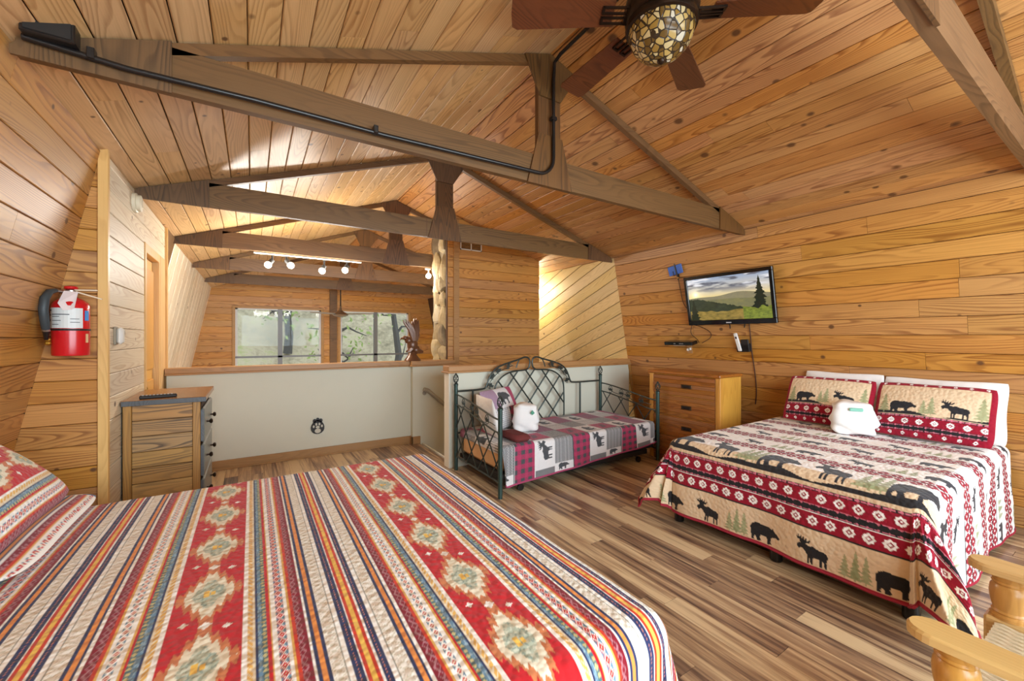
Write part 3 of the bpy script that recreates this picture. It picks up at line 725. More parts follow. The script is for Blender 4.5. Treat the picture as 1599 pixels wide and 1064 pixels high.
for px_ in (.03, .95): MB().tube([(px_, 0, -.015 if px_ < .1 else -.77), (px_, .02, -.06 if px_ < .1 else -.82), (px_, .058, -.06 if px_ < .1 else -.82)], .009, 8).lathe([(.03, 0), (.03, .006)], 12, (px_, .052, -.06 if px_ < .1 else -.82), (0, 1, 0)).build('rail_bracket', M['nickel'], hr)
vt = thing('air_vent', 'white air vent grille high on the wood clad chimney wall', 'vent', (2.80, 5.567, 2.79))
MB().box((-.18, -.012, -.03), (.18, 0, -.015)).box((-.18, -.012, .10), (.18, 0, .115)).box((-.18, -.012, -.03), (-.165, 0, .115)).box((.165, -.012, -.03), (.18, 0, .115)).box((-.007, -.012, -.03), (.007, 0, .115)).build('vent_frame', M['white'], vt)
for q in range(5): MB().box((-.165, -.008, -.01 + q * .022), (.165, -.001, -.002 + q * .022)).build('slat', M['dark'], vt)
# ------------------------------------------------------------------ fire extinguisher
M['red'] = plain('red_enamel', rgb(206, 26, 34), 0.22, var=.03)
ec = PY(111, 500, 3.39); zt_ = PY(111, 470, 3.39).z; zb_ = PY(111, 556, 3.39).z; er_ = .079
ex = thing('fire_extinguisher', 'red fire extinguisher with black hose and paper tag hung on the board wall', 'fire extinguisher', (ec.x, 3.39, zb_))
H = zt_ - zb_
MB().lathe([(er_ - .012, 0), (er_ - .002, .004), (er_, .014), (er_, H - .03), (er_ - .006, H - .012), (er_ * .7, H + .005), (.03, H + .018), (.022, H + .03)], 28).build('cylinder', M['red'], ex, True)
def arc_patch(name, r, a0, a1, z0, z1, mat, parent, n=12):
    vs = []; fs = []
    for i_ in range(n + 1):
        a = math.radians(a0 + (a1 - a0) * i_ / n)
        for rr in (r, r + .0015): vs += [(rr * math.cos(a), rr * math.sin(a), z0), (rr * math.cos(a), rr * math.sin(a), z1)]
    for i_ in range(n):
        b_ = i_ * 4; c_ = b_ + 4
        fs += [(b_ + 2, c_ + 2, c_ + 3, b_ + 3), (b_, b_ + 1, c_ + 1, c_), (b_ + 1, b_ + 3, c_ + 3, c_ + 1), (b_, c_, c_ + 2, b_ + 2)]
    return MB().add(vs, fs).build(name, mat, parent)
M['paper'] = plain('label_paper', rgb(222, 226, 224), .45, var=.03)
lb = arc_patch('label', er_, -172, -40, H * .50, H * .86, M['paper'], ex)
M['ink'] = plain('print_ink', rgb(70, 74, 80), .6)
for (a0, a1, z0, z1, mm) in ((-170, -146, .80, .83, 'ink'), (-166, -150, .72, .75, 'ink'), (-166, -150, .62, .66, 'ink'), (-140, -80, .735, .75, 'ink'), (-138, -110, .70, .71, 'ink'), (-138, -105, .63, .64, 'ink'), (-138, -112, .56, .57, 'ink'), (-78, -50, .60, .61, 'ink'), (-78, -52, .66, .67, 'ink')):
    arc_patch('print_line', er_ + .0016, a0, a1, H * z0, H * z1, M[mm], lb, 5)
arc_patch('strap', er_, -180, 178, H * .455, H * .49, M['blackmatte'], ex, 30)
arc_patch('blue_sticker', er_, -32, -14, H * .64, H * .82, plain('blue_sticker', rgb(70, 150, 220), .5), ex, 4)
arc_patch('cream_sticker', er_, -28, -16, H * .24, H * .40, plain('cream_sticker', rgb(226, 190, 140), .5), ex, 4)
MB().lathe([(.02, H + .028), (.026, H + .035), (.026, H + .06), (.018, H + .066)], 14).build('valve', M['nickel'], ex, True)
MB().lathe([(.024, H + .066), (.03, H + .07), (.028, H + .082), (.01, H + .088)], 14).build('red_cap', M['red'], ex, True)
M['ivory'] = plain('ivory_handle', rgb(232, 214, 186), .4)
MB().box((.015, -.012, H + .058), (.125, .008, H + .066), .002, Matrix.Rotation(math.radians(-2), 4, 'Y')).build('carry_handle', M['ivory'], ex)
MB().prism([(.02, -.012, H + .05), (.13, -.012, H + .012), (.132, -.012, H + .018), (.02, -.012, H + .058)], (0, .02, 0)).build('squeeze_lever', M['ivory'], ex)
hp = [(-.025, -.03, H + .05), (-.045, -.06, H + .052), (-.058, -.10, H + .04), (-.066, -.135, H + .0), (-.07, -.14, H - .06), (-.07, -.125, H - .12), (-.072, -.10, H - .165)]
hs_ = MB().tube(hp[1:], [.012, .017, .02, .021, .02, .018], 10).build('hose', plain('grey_black_rubber', rgb(58, 66, 70), .5), ex, True)
MB().tube([hp[0], hp[1]], .008, 8).tube([(-.072, -.10, H - .16), (-.073, -.095, H - .178)], .017, 10).build('hose_fitting', M['nickel'], hs_)
MB().tube([(-.073, -.095, H - .178), (-.076, -.08, H - .225)], [.015, .009], 10).build('nozzle', M['black'], ex, True)
MB().ball((-.08, -.045, H - .225), .013).ball((-.08, -.045, H - .245), .014).build('brass_clip', plain('brass_fitting', rgb(190, 150, 60), .3, .8), ex)
pt = MB().prism([(-.02, -.033, H + .055), (.038, -.033, H + .05), (.036, -.085, H - .045), (.022, -.085, H - .056), (-.01, -.085, H - .06), (-.032, -.082, H - .02)], (0, -.0012, 0)).build('paper_tag', plain('tag_paper', rgb(238, 222, 220), .6), ex)
for q in range(4): MB().prism([(-.015, -.0345 - .0385 * (q * .22 + .1) - .0013, H + .03 - .018 * q), (.025, -.0345 - .0385 * (q * .22 + .1) - .0013, H + .029 - .018 * q), (.025, -.0345 - .0385 * (q * .22 + .14) - .0013, H + .025 - .018 * q), (-.015, -.0345 - .0385 * (q * .22 + .14) - .0013, H + .026 - .018 * q)], (0, -.0006, 0)).build('print_line', plain('red_ink', rgb(190, 90, 100), .6), pt)

# ------------------------------------------------------------------ rustic dresser by the pale wall
M['rustic'] = wood('rustic_board', rgb(180, 138, 84), rgb(86, 68, 50), rough=.5, contrast=.9, tone=.3, knots=.9, hue=.01)
M['rusticV'] = wood('rustic_stile', rgb(170, 128, 70), rgb(110, 82, 48), rough=.5, contrast=.6, knots=.97, axis='Z')
M['greydark'] = wood('charcoal_edge', rgb(92, 96, 100), rgb(54, 58, 64), rough=.4, contrast=.5, knots=.99, axis='Y')
M['brownTop'] = wood('brown_top', rgb(168, 120, 72), rgb(110, 72, 40), rough=.25, contrast=.5, knots=.97, axis='Y')
M['greydrawer'] = plain('grey_drawer_front', rgb(120, 122, 116), .35, var=.1)
dx0, dx1, dy0, dy1, dz = -.755, -.325, 3.84, 4.57, .97
dr = thing('dresser', 'rustic grey brown plank dresser with dark knobs against the pale board wall', 'dresser', ((dx0 + dx1) / 2, (dy0 + dy1) / 2, 0))
o = Vector(((dx0 + dx1) / 2, (dy0 + dy1) / 2, 0)); B = lambda a, b, bev=0.0: MB().box(Vector(a) - o, Vector(b) - o, bev)
tp_ = B((dx0 - .005, dy0 - .025, dz), (dx1 + .035, dy1 + .02, dz + .038), .004).build('top', M['brownTop'], dr)
B((dx0 - .003, dy0 - .03, dz + .001), (dx1 + .038, dy0 - .025, dz + .036), .001).build('top_edge', M['greydark'], tp_)
B((dx0, dy0 + .02, .06), (dx1, dy1, dz - .001), .002).build('carcass', M['dark'], dr)
B((dx0, dy0, 0), (dx0 + .045, dy0 + .05, dz), .003).build('stile', M['rusticV'], dr)
B((dx1 - .045, dy0, 0), (dx1, dy0 + .05, dz), .003).build('stile', M['rusticV'], dr)
B((dx0, dy1 - .04, 0), (dx0 + .045, dy1 + .003, dz - .002), .003).build('leg', M['rusticV'], dr)
B((dx1 - .045, dy1 - .04, 0), (dx1, dy1 + .003, dz - .002), .003).build('leg', M['rusticV'], dr)
nb = 8; bh = (dz - .08) / nb
for q in range(nb): B((dx0 + .046, dy0 + .010, .08 + q * bh + .002), (dx1 - .046, dy0 + .022, .08 + (q + 1) * bh - .002), .003).build('side_board', M['rustic'], dr)
for q, (z0, z1) in enumerate(((.655, .915), (.395, .645), (.135, .385))):
    dw = B((dx1 + .001, dy0 + .03, z0), (dx1 + .024, dy1 - .01, z1), .012).build('drawer', M['greydrawer'], dr)
    B((dx1 + .001, dy0 + .026, z0 + .012), (dx1 + .018, dy0 + .03, z1 - .012)).build('drawer_edge', M['greydark'], dw)
    for yy in (dy0 + .20, dy1 - .19):
        MB().lathe([(.008, 0), (.007, .016), (.018, .024), (.02, .032), (.012, .04), (.001, .041)], 14, Vector((dx1 + .024, yy, (z0 + z1) / 2)) - o, (1, 0, 0)).build('knob', M['bronze'], dw, True)
rc = thing('remote_control', 'long black remote control lying on the rustic dresser top', 'remote control', (-.66, 3.98, dz + .038), math.radians(8))
MB().box((-.03, -.10, 0), (.18, -.045, .022), .006).build('casing', M['blackmatte'], rc)
rb = MB()
for q in range(9):
    for e in range(2): rb.box((-.015 + q * .02, -.092 + e * .022, .022), (-.005 + q * .02, -.08 + e * .022, .0255))
rb.build('buttons', plain('remote_buttons', rgb(150, 150, 152), .5), rc)

# ------------------------------------------------------------------ chest of drawers on the right
M['oak'] = wood('golden_oak', rgb(214, 160, 82), rgb(168, 112, 48), rough=.4, contrast=.5, knots=.99, axis='Z', tone=.08)
M['oakdark'] = wood('brown_oak_front', rgb(168, 108, 56), rgb(112, 64, 28), rough=.35, contrast=.7, knots=.99, axis='Y', tone=.1)
hx0, hx1, hy0, hy1, hz = 4.12, 4.53, 2.44, 3.34, 1.055
cs = thing('chest_of_drawers', 'brown oak chest of drawers with recessed pulls against the board wall', 'chest of drawers', ((hx0 + hx1) / 2, (hy0 + hy1) / 2, 0))
o = Vector(((hx0 + hx1) / 2, (hy0 + hy1) / 2, 0))
B((hx0 + .02, hy0 + .008, .05), (hx1, hy1 - .008, hz - .035)).build('carcass', M['oak'], cs)
B((hx0 - .025, hy0 - .012, hz - .034), (hx1, hy1 + .012, hz), .008).build('top', M['oakdark'], cs)
B((hx0, hy0, 0), (hx0 + .05, hy0 + .055, hz - .035), .004).build('stile', M['oak'], cs)
B((hx0, hy1 - .055, 0), (hx0 + .05, hy1, hz - .035), .004).build('stile', M['oak'], cs)
B((hx0 + .01, hy0 + .055, .0), (hx0 + .03, hy1 - .055, .06)).build('plinth', M['oakdark'], cs)
for q in range(4):
    z0 = .065 + q * .238; z1 = z0 + .231
    dw = B((hx0 + .006, hy0 + .06, z0), (hx0 + .028, hy1 - .06, z1), .003).build('drawer', M['oakdark'], cs)
    for e in range(5):
        zz0 = z0 + .006 + e * .0445
        MB().prism([Vector(p) - o for p in [(hx0 + .0055, hy0 + .062, zz0), (hx0 + .0055, hy0 + .062, zz0 + .041), (hx0 - .004, hy0 + .062, zz0 + .036), (hx0 + .001, hy0 + .062, zz0)]], (0, hy1 - hy0 - .124, 0)).build('moulding', M['oakdark'], dw)
    zc = (z0 + z1) / 2
    pl = B((hx0 - .006, 2.77, zc - .022), (hx0 - .002, 2.90, zc + .022), .002).build('pull_plate', plain('antique_bronze', rgb(84, 62, 38), .35, .6), dw)
    B((hx0 - .008, 2.785, zc - .013), (hx0 - .006, 2.885, zc + .013), .001).build('pull_recess', M['black'], pl)
    MB().tube([Vector(p) - o for p in [(hx0 - .008, 2.795, zc - .008), (hx0 - .02, 2.81, zc - .01), (hx0 - .02, 2.86, zc - .01), (hx0 - .008, 2.875, zc - .008)]], .004, 6).build('pull_bail', M['bronze'], pl)

# ------------------------------------------------------------------ television and devices on the sloped wall
TW = Vector((-K, 0, 1)).normalized(); NW = Vector((-1, 0, -K)).normalized()
def wallm(y, z, off=0.0):
    """frame on the right wall: local X = towards the picture's right (-y), Y = up the slope, Z = out of the wall"""
    p = Vector((XR0, y, 0)) + TW * (z * WN) + NW * (.014 + off)
    m = Matrix((Vector((0, -1, 0)), TW, NW)).transposed().to_4x4(); m.translation = p; return m
def wthing(name, label, cat, y, z, off=0.0, rot=0.0):
    t = thing(name, label, cat); t.matrix_world = wallm(y, z, off) @ Matrix.Rotation(rot, 4, 'Z'); return t
ty0, ty1, tz0, tz1 = 2.085, 3.09, 1.615, 2.19
tw, thh = (ty1 - ty0), (tz1 - tz0) * WN
tv = wthing('television', 'flat black television showing a mountain sunset on the board wall', 'television', (ty0 + ty1) / 2, (tz0 + tz1) / 2, .0)
M['tvblack'] = plain('gloss_black_plastic', rgb(16, 16, 18), .12)
MB().box((-.25, -.16, 0), (.25, .16, .03)).build('wall_mount', M['blackmatte'], tv)
MB().box((-tw / 2 + .03, -thh / 2 + .03, .03), (tw / 2 - .03, thh / 2 - .03, .055), .01).build('back_shell', M['blackmatte'], tv)
bz = MB(); w2, h2, b_, bb = tw / 2, thh / 2, .038, .055
bz.box((-w2, h2 - b_, .05), (w2, h2, .085), .004).box((-w2, -h2, .05), (w2, -h2 + bb, .085), .004).box((-w2, -h2 + bb, .05), (-w2 + b_, h2 - b_, .085), .004).box((w2 - b_, -h2 + bb, .05), (w2, h2 - b_, .085), .004)
bz.build('bezel', M['tvblack'], tv)
# the picture on the screen
def vnoise(x, y, seed=0):
    def hsh(i, j): 
        n_ = np.sin(i * 127.1 + j * 311.7 + seed * 74.7) * 43758.5453
        return n_ - np.floor(n_)
    i = np.floor(x); j = np.floor(y); fx = x - i; fy = y - j; fx = fx * fx * (3 - 2 * fx); fy = fy * fy * (3 - 2 * fy)
    return (hsh(i, j) * (1 - fx) + hsh(i + 1, j) * fx) * (1 - fy) + (hsh(i, j + 1) * (1 - fx) + hsh(i + 1, j + 1) * fx) * fy
def fbm(x, y, seed=0, oct=4):
    a = 0.5; s = 0; t_ = 0
    for q in range(oct): s = s + a * vnoise(x * 2 ** q, y * 2 ** q, seed + q); t_ += a; a *= .5
    return s / t_
NU, NV = 380, 220
U, V = np.meshgrid(np.linspace(0, 1, NU), np.linspace(0, 1, NV), indexing='ij')
def L3(c): return rgb3(*c)[None, None, :]
sky = np.where(V[..., None] > .72, L3((150, 168, 196)) * (V[..., None] - .72) / .28 + L3((214, 206, 190)) * (1 - (V[..., None] - .72) / .28), L3((244, 214, 130)) * (1 - (V[..., None] - .5) / .22) + L3((214, 206, 190)) * (V[..., None] - .5) / .22)
cl = fbm(U * 5, V * 14, 3); m_ = np.clip((cl - .48) * 6, 0, 1)[..., None] * np.clip((V[..., None] - .60) * 6, 0, 1)
img = sky * (1 - m_) + L3((98, 100, 112)) * m_
m_ = np.clip((fbm(U * 4 + 9, V * 12, 8) - .58) * 8, 0, 1)[..., None] * np.clip((V[..., None] - .66) * 6, 0, 1); img = img * (1 - m_) + L3((236, 236, 240)) * m_
sd_ = np.hypot((U - .10) * 1.75, V - .62); img = img + (np.exp(-(sd_ / .05) ** 2) * 1.0 + np.exp(-(sd_ / .16) ** 2) * .35)[..., None] * np.array([1, .82, .4])
def layer(h, c0, c1, tex=0.0, seed=1):
    global img
    m_ = (V < h)[..., None]; n_ = fbm(U * 22, V * 22, seed)[..., None]
    img = np.where(m_, L3(c0) * (1 - n_) + L3(c1) * n_, img)
layer(.53 + .10 * np.exp(-((U - .62) / .22) ** 2) + .02 * np.sin(U * 9), (128, 122, 100), (150, 140, 104), seed=4)
layer(.50 + .02 * np.sin(U * 7) - .12 * np.abs(U - .6), (112, 112, 84), (140, 132, 84), seed=5)
layer(.50 - .42 * np.clip(U - .12, 0, 1) + .025 * vnoise(U * 60, U * 0, 2), (40, 48, 34), (62, 68, 44), seed=6)
layer(.22 + .06 * vnoise(U * 14, U * 0, 5) - .06 * np.exp(-((U - .45) / .2) ** 2), (84, 78, 34), (182, 150, 74), seed=7)
def spruce(cx_, z0, z1, wid, col):
    global img
    t_ = np.clip((z1 - V) / (z1 - z0), 0, 1.2)
    wv_ = wid * t_ * (.75 + .5 * np.abs(((t_ * 11) % 1.0) - .2)) * (.7 + .6 * vnoise(U * 40, V * 60, 11))
    m_ = ((np.abs(U - cx_) < wv_) & (V < z1))[..., None]; img = np.where(m_, L3(col), img)
spruce(.88, -.15, .94, .13, (28, 38, 26)); spruce(.06, -.2, .52, .10, (34, 40, 22))
m_ = ((V < .2 + .1 * vnoise(U * 20, U * 0, 21)) & (U > .68))[..., None]; img = np.where(m_, L3((70, 84, 34)) * (1 - fbm(U * 40, V * 40, 31)[..., None]) + L3((150, 160, 60)) * fbm(U * 40, V * 40, 31)[..., None], img)
img = np.clip(img, 0, 1)

def grid_mesh(name, P, colr, mat, parent=None, uv=None, smooth=True, wrap=False):
    """P (nu,nv,3) numpy points, colr (nu,nv,3) linear colour kept as the 'print' attribute"""
    nu, nv = P.shape[:2]
    me = bpy.data.meshes.new(name)
    idx = np.arange(nu * nv).reshape(nu, nv)
    q = np.stack([idx[:-1, :-1], idx[1:, :-1], idx[1:, 1:], idx[:-1, 1:]], -1).reshape(-1, 4)
    me.vertices.add(nu * nv); me.vertices.foreach_set('co', P.reshape(-1).astype(np.float32))
    me.loops.add(q.size); me.loops.foreach_set('vertex_index', q.reshape(-1).astype(np.int32))
    me.polygons.add(len(q)); me.polygons.foreach_set('loop_start', np.arange(0, q.size, 4, dtype=np.int32))
    me.polygons.foreach_set('use_smooth', np.full(len(q), smooth, dtype=bool))
    me.update(calc_edges=True)
    if colr is not None:
        at = me.attributes.new('print', 'FLOAT_COLOR', 'POINT')
        c4 = np.concatenate([colr.reshape(-1, 3), np.ones((nu * nv, 1))], 1).astype(np.float32); at.data.foreach_set('color', c4.reshape(-1))
    if uv is not None:
        at = me.attributes.new('cloth_uv', 'FLOAT_VECTOR', 'POINT')
        u3 = np.concatenate([uv.reshape(-1, 2), np.zeros((nu * nv, 1))], 1).astype(np.float32); at.data.foreach_set('vector', u3.reshape(-1))
    me.materials.append(mat)
    return new_obj(name, me, None, parent)
def screen_mat():
    k = NT('screen_picture'); at = k.node('ShaderNodeAttribute'); at.attribute_name = 'print'
    k.put(k.b.inputs['Emission Color'], at.outputs['Color']); k.b.inputs['Emission Strength'].default_value = 1.0
    return k.done((0.01, 0.01, 0.01, 1), .12)
sx0, sx1, sy0, sy1 = -w2 + b_ - .002, w2 - b_ + .002, -h2 + bb - .002, h2 - b_ + .002
SP = np.stack([sx0 + (sx1 - sx0) * U, sy0 + (sy1 - sy0) * V, np.full_like(U, .072)], -1)
grid_mesh('screen', SP, img, screen_mat(), tv)
MB().box((-.03, -h2 + .016, .0851), (.03, -h2 + .028, .0856)).build('brand_badge', plain('silver_print', rgb(190, 190, 195), .4), tv)

an = wthing('antenna_panel', 'small bright blue antenna panel clipped to the wall above the television corner', 'antenna', 3.225, 2.30, .0, math.radians(8))
MB().box((-.10, -.06, .022), (.10, .055, .03), .004).build('panel', plain('bright_blue_plastic', rgb(24, 92, 190), .3, var=.3, scale=20), an)
MB().box((.005, -.13, .03), (.02, .075, .036)).box((.005, -.10, 0), (.02, .05, .022)).box((-.035, -.075, .03), (-.028, -.01, .036)).build('bracket', M['black'], an)
MB().ball((.012, -.105, .034), .012).build('cable_plug', plain('brass_plug', rgb(196, 150, 80), .4, .5), an)
bxs = wthing('cable_box', 'slim black cable box on a clear wall shelf under the television', 'cable box', 3.24, 1.40, .0)
MB().box((-.20, -.022, .02), (.20, .022, .14), .006).build('casing', M['tvblack'], bxs)
MB().box((-.06, -.006, .14), (-.03, .006, .1415)).box((.02, -.006, .14), (.08, .006, .1415)).build('display', plain('grey_print', rgb(120, 116, 112), .4), bxs)
MB().box((-.07, -.028, 0), (.09, -.023, .13)).build('clear_shelf', plain('frosted_clear_plastic', rgb(200, 190, 176), .2), bxs)
ol = wthing('wall_outlet', 'white electrical outlet plate with two plugs below the slim black box', 'outlet', 3.175, 1.305)
MB().box((-.035, -.055, 0), (.035, .055, .006), .003).build('cover_plate', plain('tan_plate', rgb(176, 132, 84), .4), ol)
MB().box((-.028, -.02, .006), (-.005, .01, .03), .003).box((.008, -.01, .006), (.026, .02, .028), .003).build('plug', plain('white_plug', rgb(232, 226, 214), .4), ol)
rh = wthing('remote_holder', 'black wall holder with a white remote control standing in it below the television', 'remote holder', 2.50, 1.385, .0, math.radians(2))
MB().box((-.055, -.09, 0), (.085, .0, .05), .005).box((.0, -.085, .03), (.085, .05, .05), .005).build('holder', M['blackmatte'], rh)
wr_ = wthing('remote_control', 'white remote control with one dark button leaning in the black wall holder', 'remote control', 2.525, 1.405, .052, math.radians(10))
MB().box((-.022, -.10, 0), (.022, .11, .018), .008).build('casing', plain('white_remote', rgb(232, 230, 226), .35), wr_, True)
MB().box((-.008, .045, .018), (.008, .07, .0195)).build('button', M['black'], wr_)
def cable(name, label, pts, r=.004, mat=None):
    w0 = pts[0]; P_ = [(wallm(y_, z_, off).translation) for (y_, z_, off) in pts]
    # smooth the run
    for _ in range(2):
        q_ = [P_[0]]
        for a_, b2 in zip(P_, P_[1:]): q_ += [a_.lerp(b2, .25), a_.lerp(b2, .75)]
        P_ = q_ + [P_[-1]]
    c_ = MB().tube([p - P_[0] for p in P_], r, 6).build(name, mat or M['blackmatte'], None, True); c_.location = P_[0]
    tag(c_, label, 'cable', 'cables on the board wall'); return c_
brownc = plain('brown_cable', rgb(70, 40, 26), .5)
cable('cable', 'thin dark cable hanging from the blue antenna panel to the slim black box', [(3.21, 2.20, .01), (3.20, 2.05, .01), (3.18, 1.85, .012), (3.06, 1.75, .012), (3.10, 1.60, .012), (3.13, 1.50, .02), (3.03, 1.43, .03), (3.0, 1.40, .06)], .004, brownc)
cable('cable', 'thin dark cable looping beside the television down to the slim black box', [(3.06, 1.80, .02), (3.12, 1.72, .012), (3.10, 1.62, .012), (2.98, 1.585, .012), (2.86, 1.52, .012), (2.86, 1.45, .012), (2.96, 1.395, .06)], .004, brownc)
cable('cable', 'thin dark power cable dropping from the television past the black wall holder', [(2.40, 1.62, .02), (2.405, 1.45, .008), (2.41, 1.30, .008), (2.40, 1.10, .008), (2.40, .85, .008), (2.43, .70, .01)], .005, brownc)
cable('cable', 'short black cable end hanging under the television nearest the slim black box', [(2.62, 1.63, .03), (2.615, 1.60, .02), (2.62, 1.555, .015)], .006)
cable('cable', 'short black cable end hanging under the television nearest the black wall holder', [(2.44, 1.63, .03), (2.445, 1.60, .02), (2.46, 1.565, .015)], .006)

# ------------------------------------------------------------------ rocking armchair at the right
M['maple'] = wood('honey_maple', rgb(216, 180, 120), rgb(178, 138, 80), rough=.3, contrast=.4, knots=.97, axis='Y', tone=.05)
M['mapleZ'] = wood('honey_maple_turned', rgb(204, 156, 88), rgb(164, 112, 52), rough=.28, contrast=.4, knots=.97, axis='Z', tone=.05)
ac = thing('rocking_chair', 'honey coloured wooden armchair with turned posts and woven cord seat', 'chair', (1.955, .045, 0), math.radians(-1))
AX, AZ = .33, .60
for s in (-1, 1):
    ar = MB(); pts = []
    for q in range(13):
        a = PI * q / 12; pts.append((s * AX + .055 * math.cos(a), .285 + .06 * math.sin(a), AZ))
    pts += [(s * AX - .047, .12, AZ), (s * AX - .04, -.05, AZ), (s * AX - .045, -.26, AZ), (s * AX + .045, -.26, AZ), (s * AX + .05, -.05, AZ), (s * AX + .055, .12, AZ)]
    n_ = len(pts); c2 = [(x * 1.0 + (s * AX - x) * .12, y_ + (.05 - y_) * .02, z_ + .028) for x, y_, z_ in pts]
    ar.add([(x, y_, z_ - .0) for x, y_, z_ in pts] + [(x, y_, z_ + .020) for x, y_, z_ in pts] + c2,
           [tuple(range(n_))[::-1], tuple(range(2 * n_, 3 * n_))] + [(k_ * n_ + i_, k_ * n_ + (i_ + 1) % n_, (k_ + 1) * n_ + (i_ + 1) % n_, (k_ + 1) * n_ + i_) for k_ in (0, 1) for i_ in range(n_)])
    ar.build('armrest', M['maple'], ac)
    MB().lathe([(.03, .44), (.046, .445), (.048, .455), (.040, .462), (.044, .468), (.040, .475), (.046, .50), (.049, .53), (.046, .555), (.040, .565), (.044, .572), (.04, .578), (.046, .59), (.047, .599)], 20, (s * AX, .245, 0)).build('arm_post', M['mapleZ'], ac, True)
    MB().box((s * AX - .045, .19, .34), (s * AX + .045, .30, .445), .008).build('seat_corner_block', M['maple'], ac)
    MB().lathe([(.02, .05), (.028, .09), (.036, .2), (.03, .28), (.036, .34)], 14, (s * AX, .245, 0)).build('leg', M['mapleZ'], ac, True)
    MB().tube([(s * AX, -.24, .05), (s * AX, -.25, .4), (s * AX * .97, -.28, .7), (s * AX * .93, -.36, 1.05)], [.022, .028, .026, .022], 12).build('rear_leg', M['mapleZ'], ac, True)
    MB().tube([(s * AX, .40, .075), (s * AX, .26, .04), (s * AX, .0, .018), (s * AX, -.26, .04), (s * AX, -.52, .11)], .018, 10).build('rocker', M['maple'], ac, True)
    MB().box((s * AX - .03, -.24, .37), (s * AX + .03, .19, .42), .006).build('side_rail', M['maple'], ac)
MB().box((-AX + .045, .225, .36), (AX - .045, .275, .415), .008).build('front_rail', M['maple'], ac)
MB().box((-AX + .02, -.275, .37), (AX - .02, -.235, .42), .006).build('back_rail', M['maple'], ac)
for zz in (.62, .76, .90): MB().box((-AX + .03, -.31 - (zz - .6) * .12, zz), (AX - .03, -.292 - (zz - .6) * .12, zz + .07), .006).build('back_slat', M['maple'], ac)
cordm = plain('natural_cord', rgb(222, 210, 182), .75, var=.2, scale=120)
seat = MB()
for q in range(44):
    x = -AX + .055 + q * (2 * AX - .11) / 43
    pth = []
    for e in range(25): pth.append((x, -.23 + .50 * e / 24, .428 + .004 * math.sin(e * PI / 2 + q * PI)))
    seat.tube(pth, .0068, 6)
so = seat.build('woven_seat', cordm, ac, True); so['kind'] = 'stuff'
# ------------------------------------------------------------------ printed cloth
def cloth_mat(name, qscale=26.0, bump=.5, rough=.88):
    k = NT(name); at = k.node('ShaderNodeAttribute'); at.attribute_name = 'print'
    uv = k.node('ShaderNodeAttribute'); uv.attribute_name = 'cloth_uv'
    v = k.node('ShaderNodeTexVoronoi', feature='SMOOTH_F1'); v.inputs['Scale'].default_value = qscale; v.inputs['Smoothness'].default_value = .4
    wv = k.vadd(uv.outputs['Vector'], k.vmul(k.node('ShaderNodeTexNoise').outputs['Color'], (.0, .0, .0)))
    k.put(v.inputs['Vector'], wv)
    w_ = k.noise(uv.outputs['Vector'], 420.0, 2.0)
    f = k.math('ADD', k.math('MULTIPLY', v.outputs['Distance'], -1.0), k.math('MULTIPLY', w_, .08))
    k.bump(f, bump, .012)
    k.b.inputs['Sheen Weight'].default_value = .15
    return k.done(at.outputs['Color'], rough, .2)
M['quilt'] = cloth_mat('quilted_print', 46.0, .45)
M['cotton'] = cloth_mat('soft_cotton', 14.0, .25)

BEAR = [(.02, .30), (.0, .42), (.06, .53), (.16, .59), (.28, .60), (.40, .56), (.52, .58), (.62, .57), (.70, .53), (.76, .57), (.79, .52), (.86, .46), (.97, .38), (1.0, .33), (.95, .29), (.84, .30), (.76, .28), (.70, .22), (.68, .10), (.71, .03), (.64, 0), (.56, 0), (.57, .12), (.54, .20), (.44, .22), (.34, .20), (.32, .12), (.36, .03), (.32, 0), (.22, 0), (.20, .10), (.16, .14), (.12, .06), (.14, 0), (.04, 0), (.04, .12)]
MOOSE = [(0, .52), (.05, .60), (.12, .64), (.10, .72), (.02, .74), (-.03, .86), (.04, .80), (.05, .93), (.10, .80), (.14, .93), (.17, .78), (.24, .90), (.25, .76), (.34, .88), (.34, .74), (.46, .84), (.42, .70), (.30, .66), (.30, .62), (.42, .60), (.52, .63), (.68, .56), (.86, .54), (.96, .48), (.98, .36), (.94, .22), (.95, 0), (.89, 0), (.87, .18), (.80, .22), (.80, 0), (.74, 0), (.73, .24), (.56, .24), (.52, .16), (.52, 0), (.46, 0), (.45, .22), (.42, .18), (.41, 0), (.35, 0), (.36, .28), (.28, .38), (.22, .46), (.14, .46), (.10, .40), (.06, .42)]
def tree_poly(n=6):
    L_ = []; 
    for i in range(n):
        z1 = 1 - i / n * .9; w_ = .06 + .42 * (i + 1) / n; L_ += [(.5 - w_ * .35, z1 - .06), (.5 - w_, z1 - .9 / n - .03)]
    Rr = [(1 - x, z) for x, z in L_][::-1]
    return [(.5, 1.0)] + L_ + [(.46, .07), (.46, 0), (.54, 0), (.54, .07)] + Rr
TREE = tree_poly()
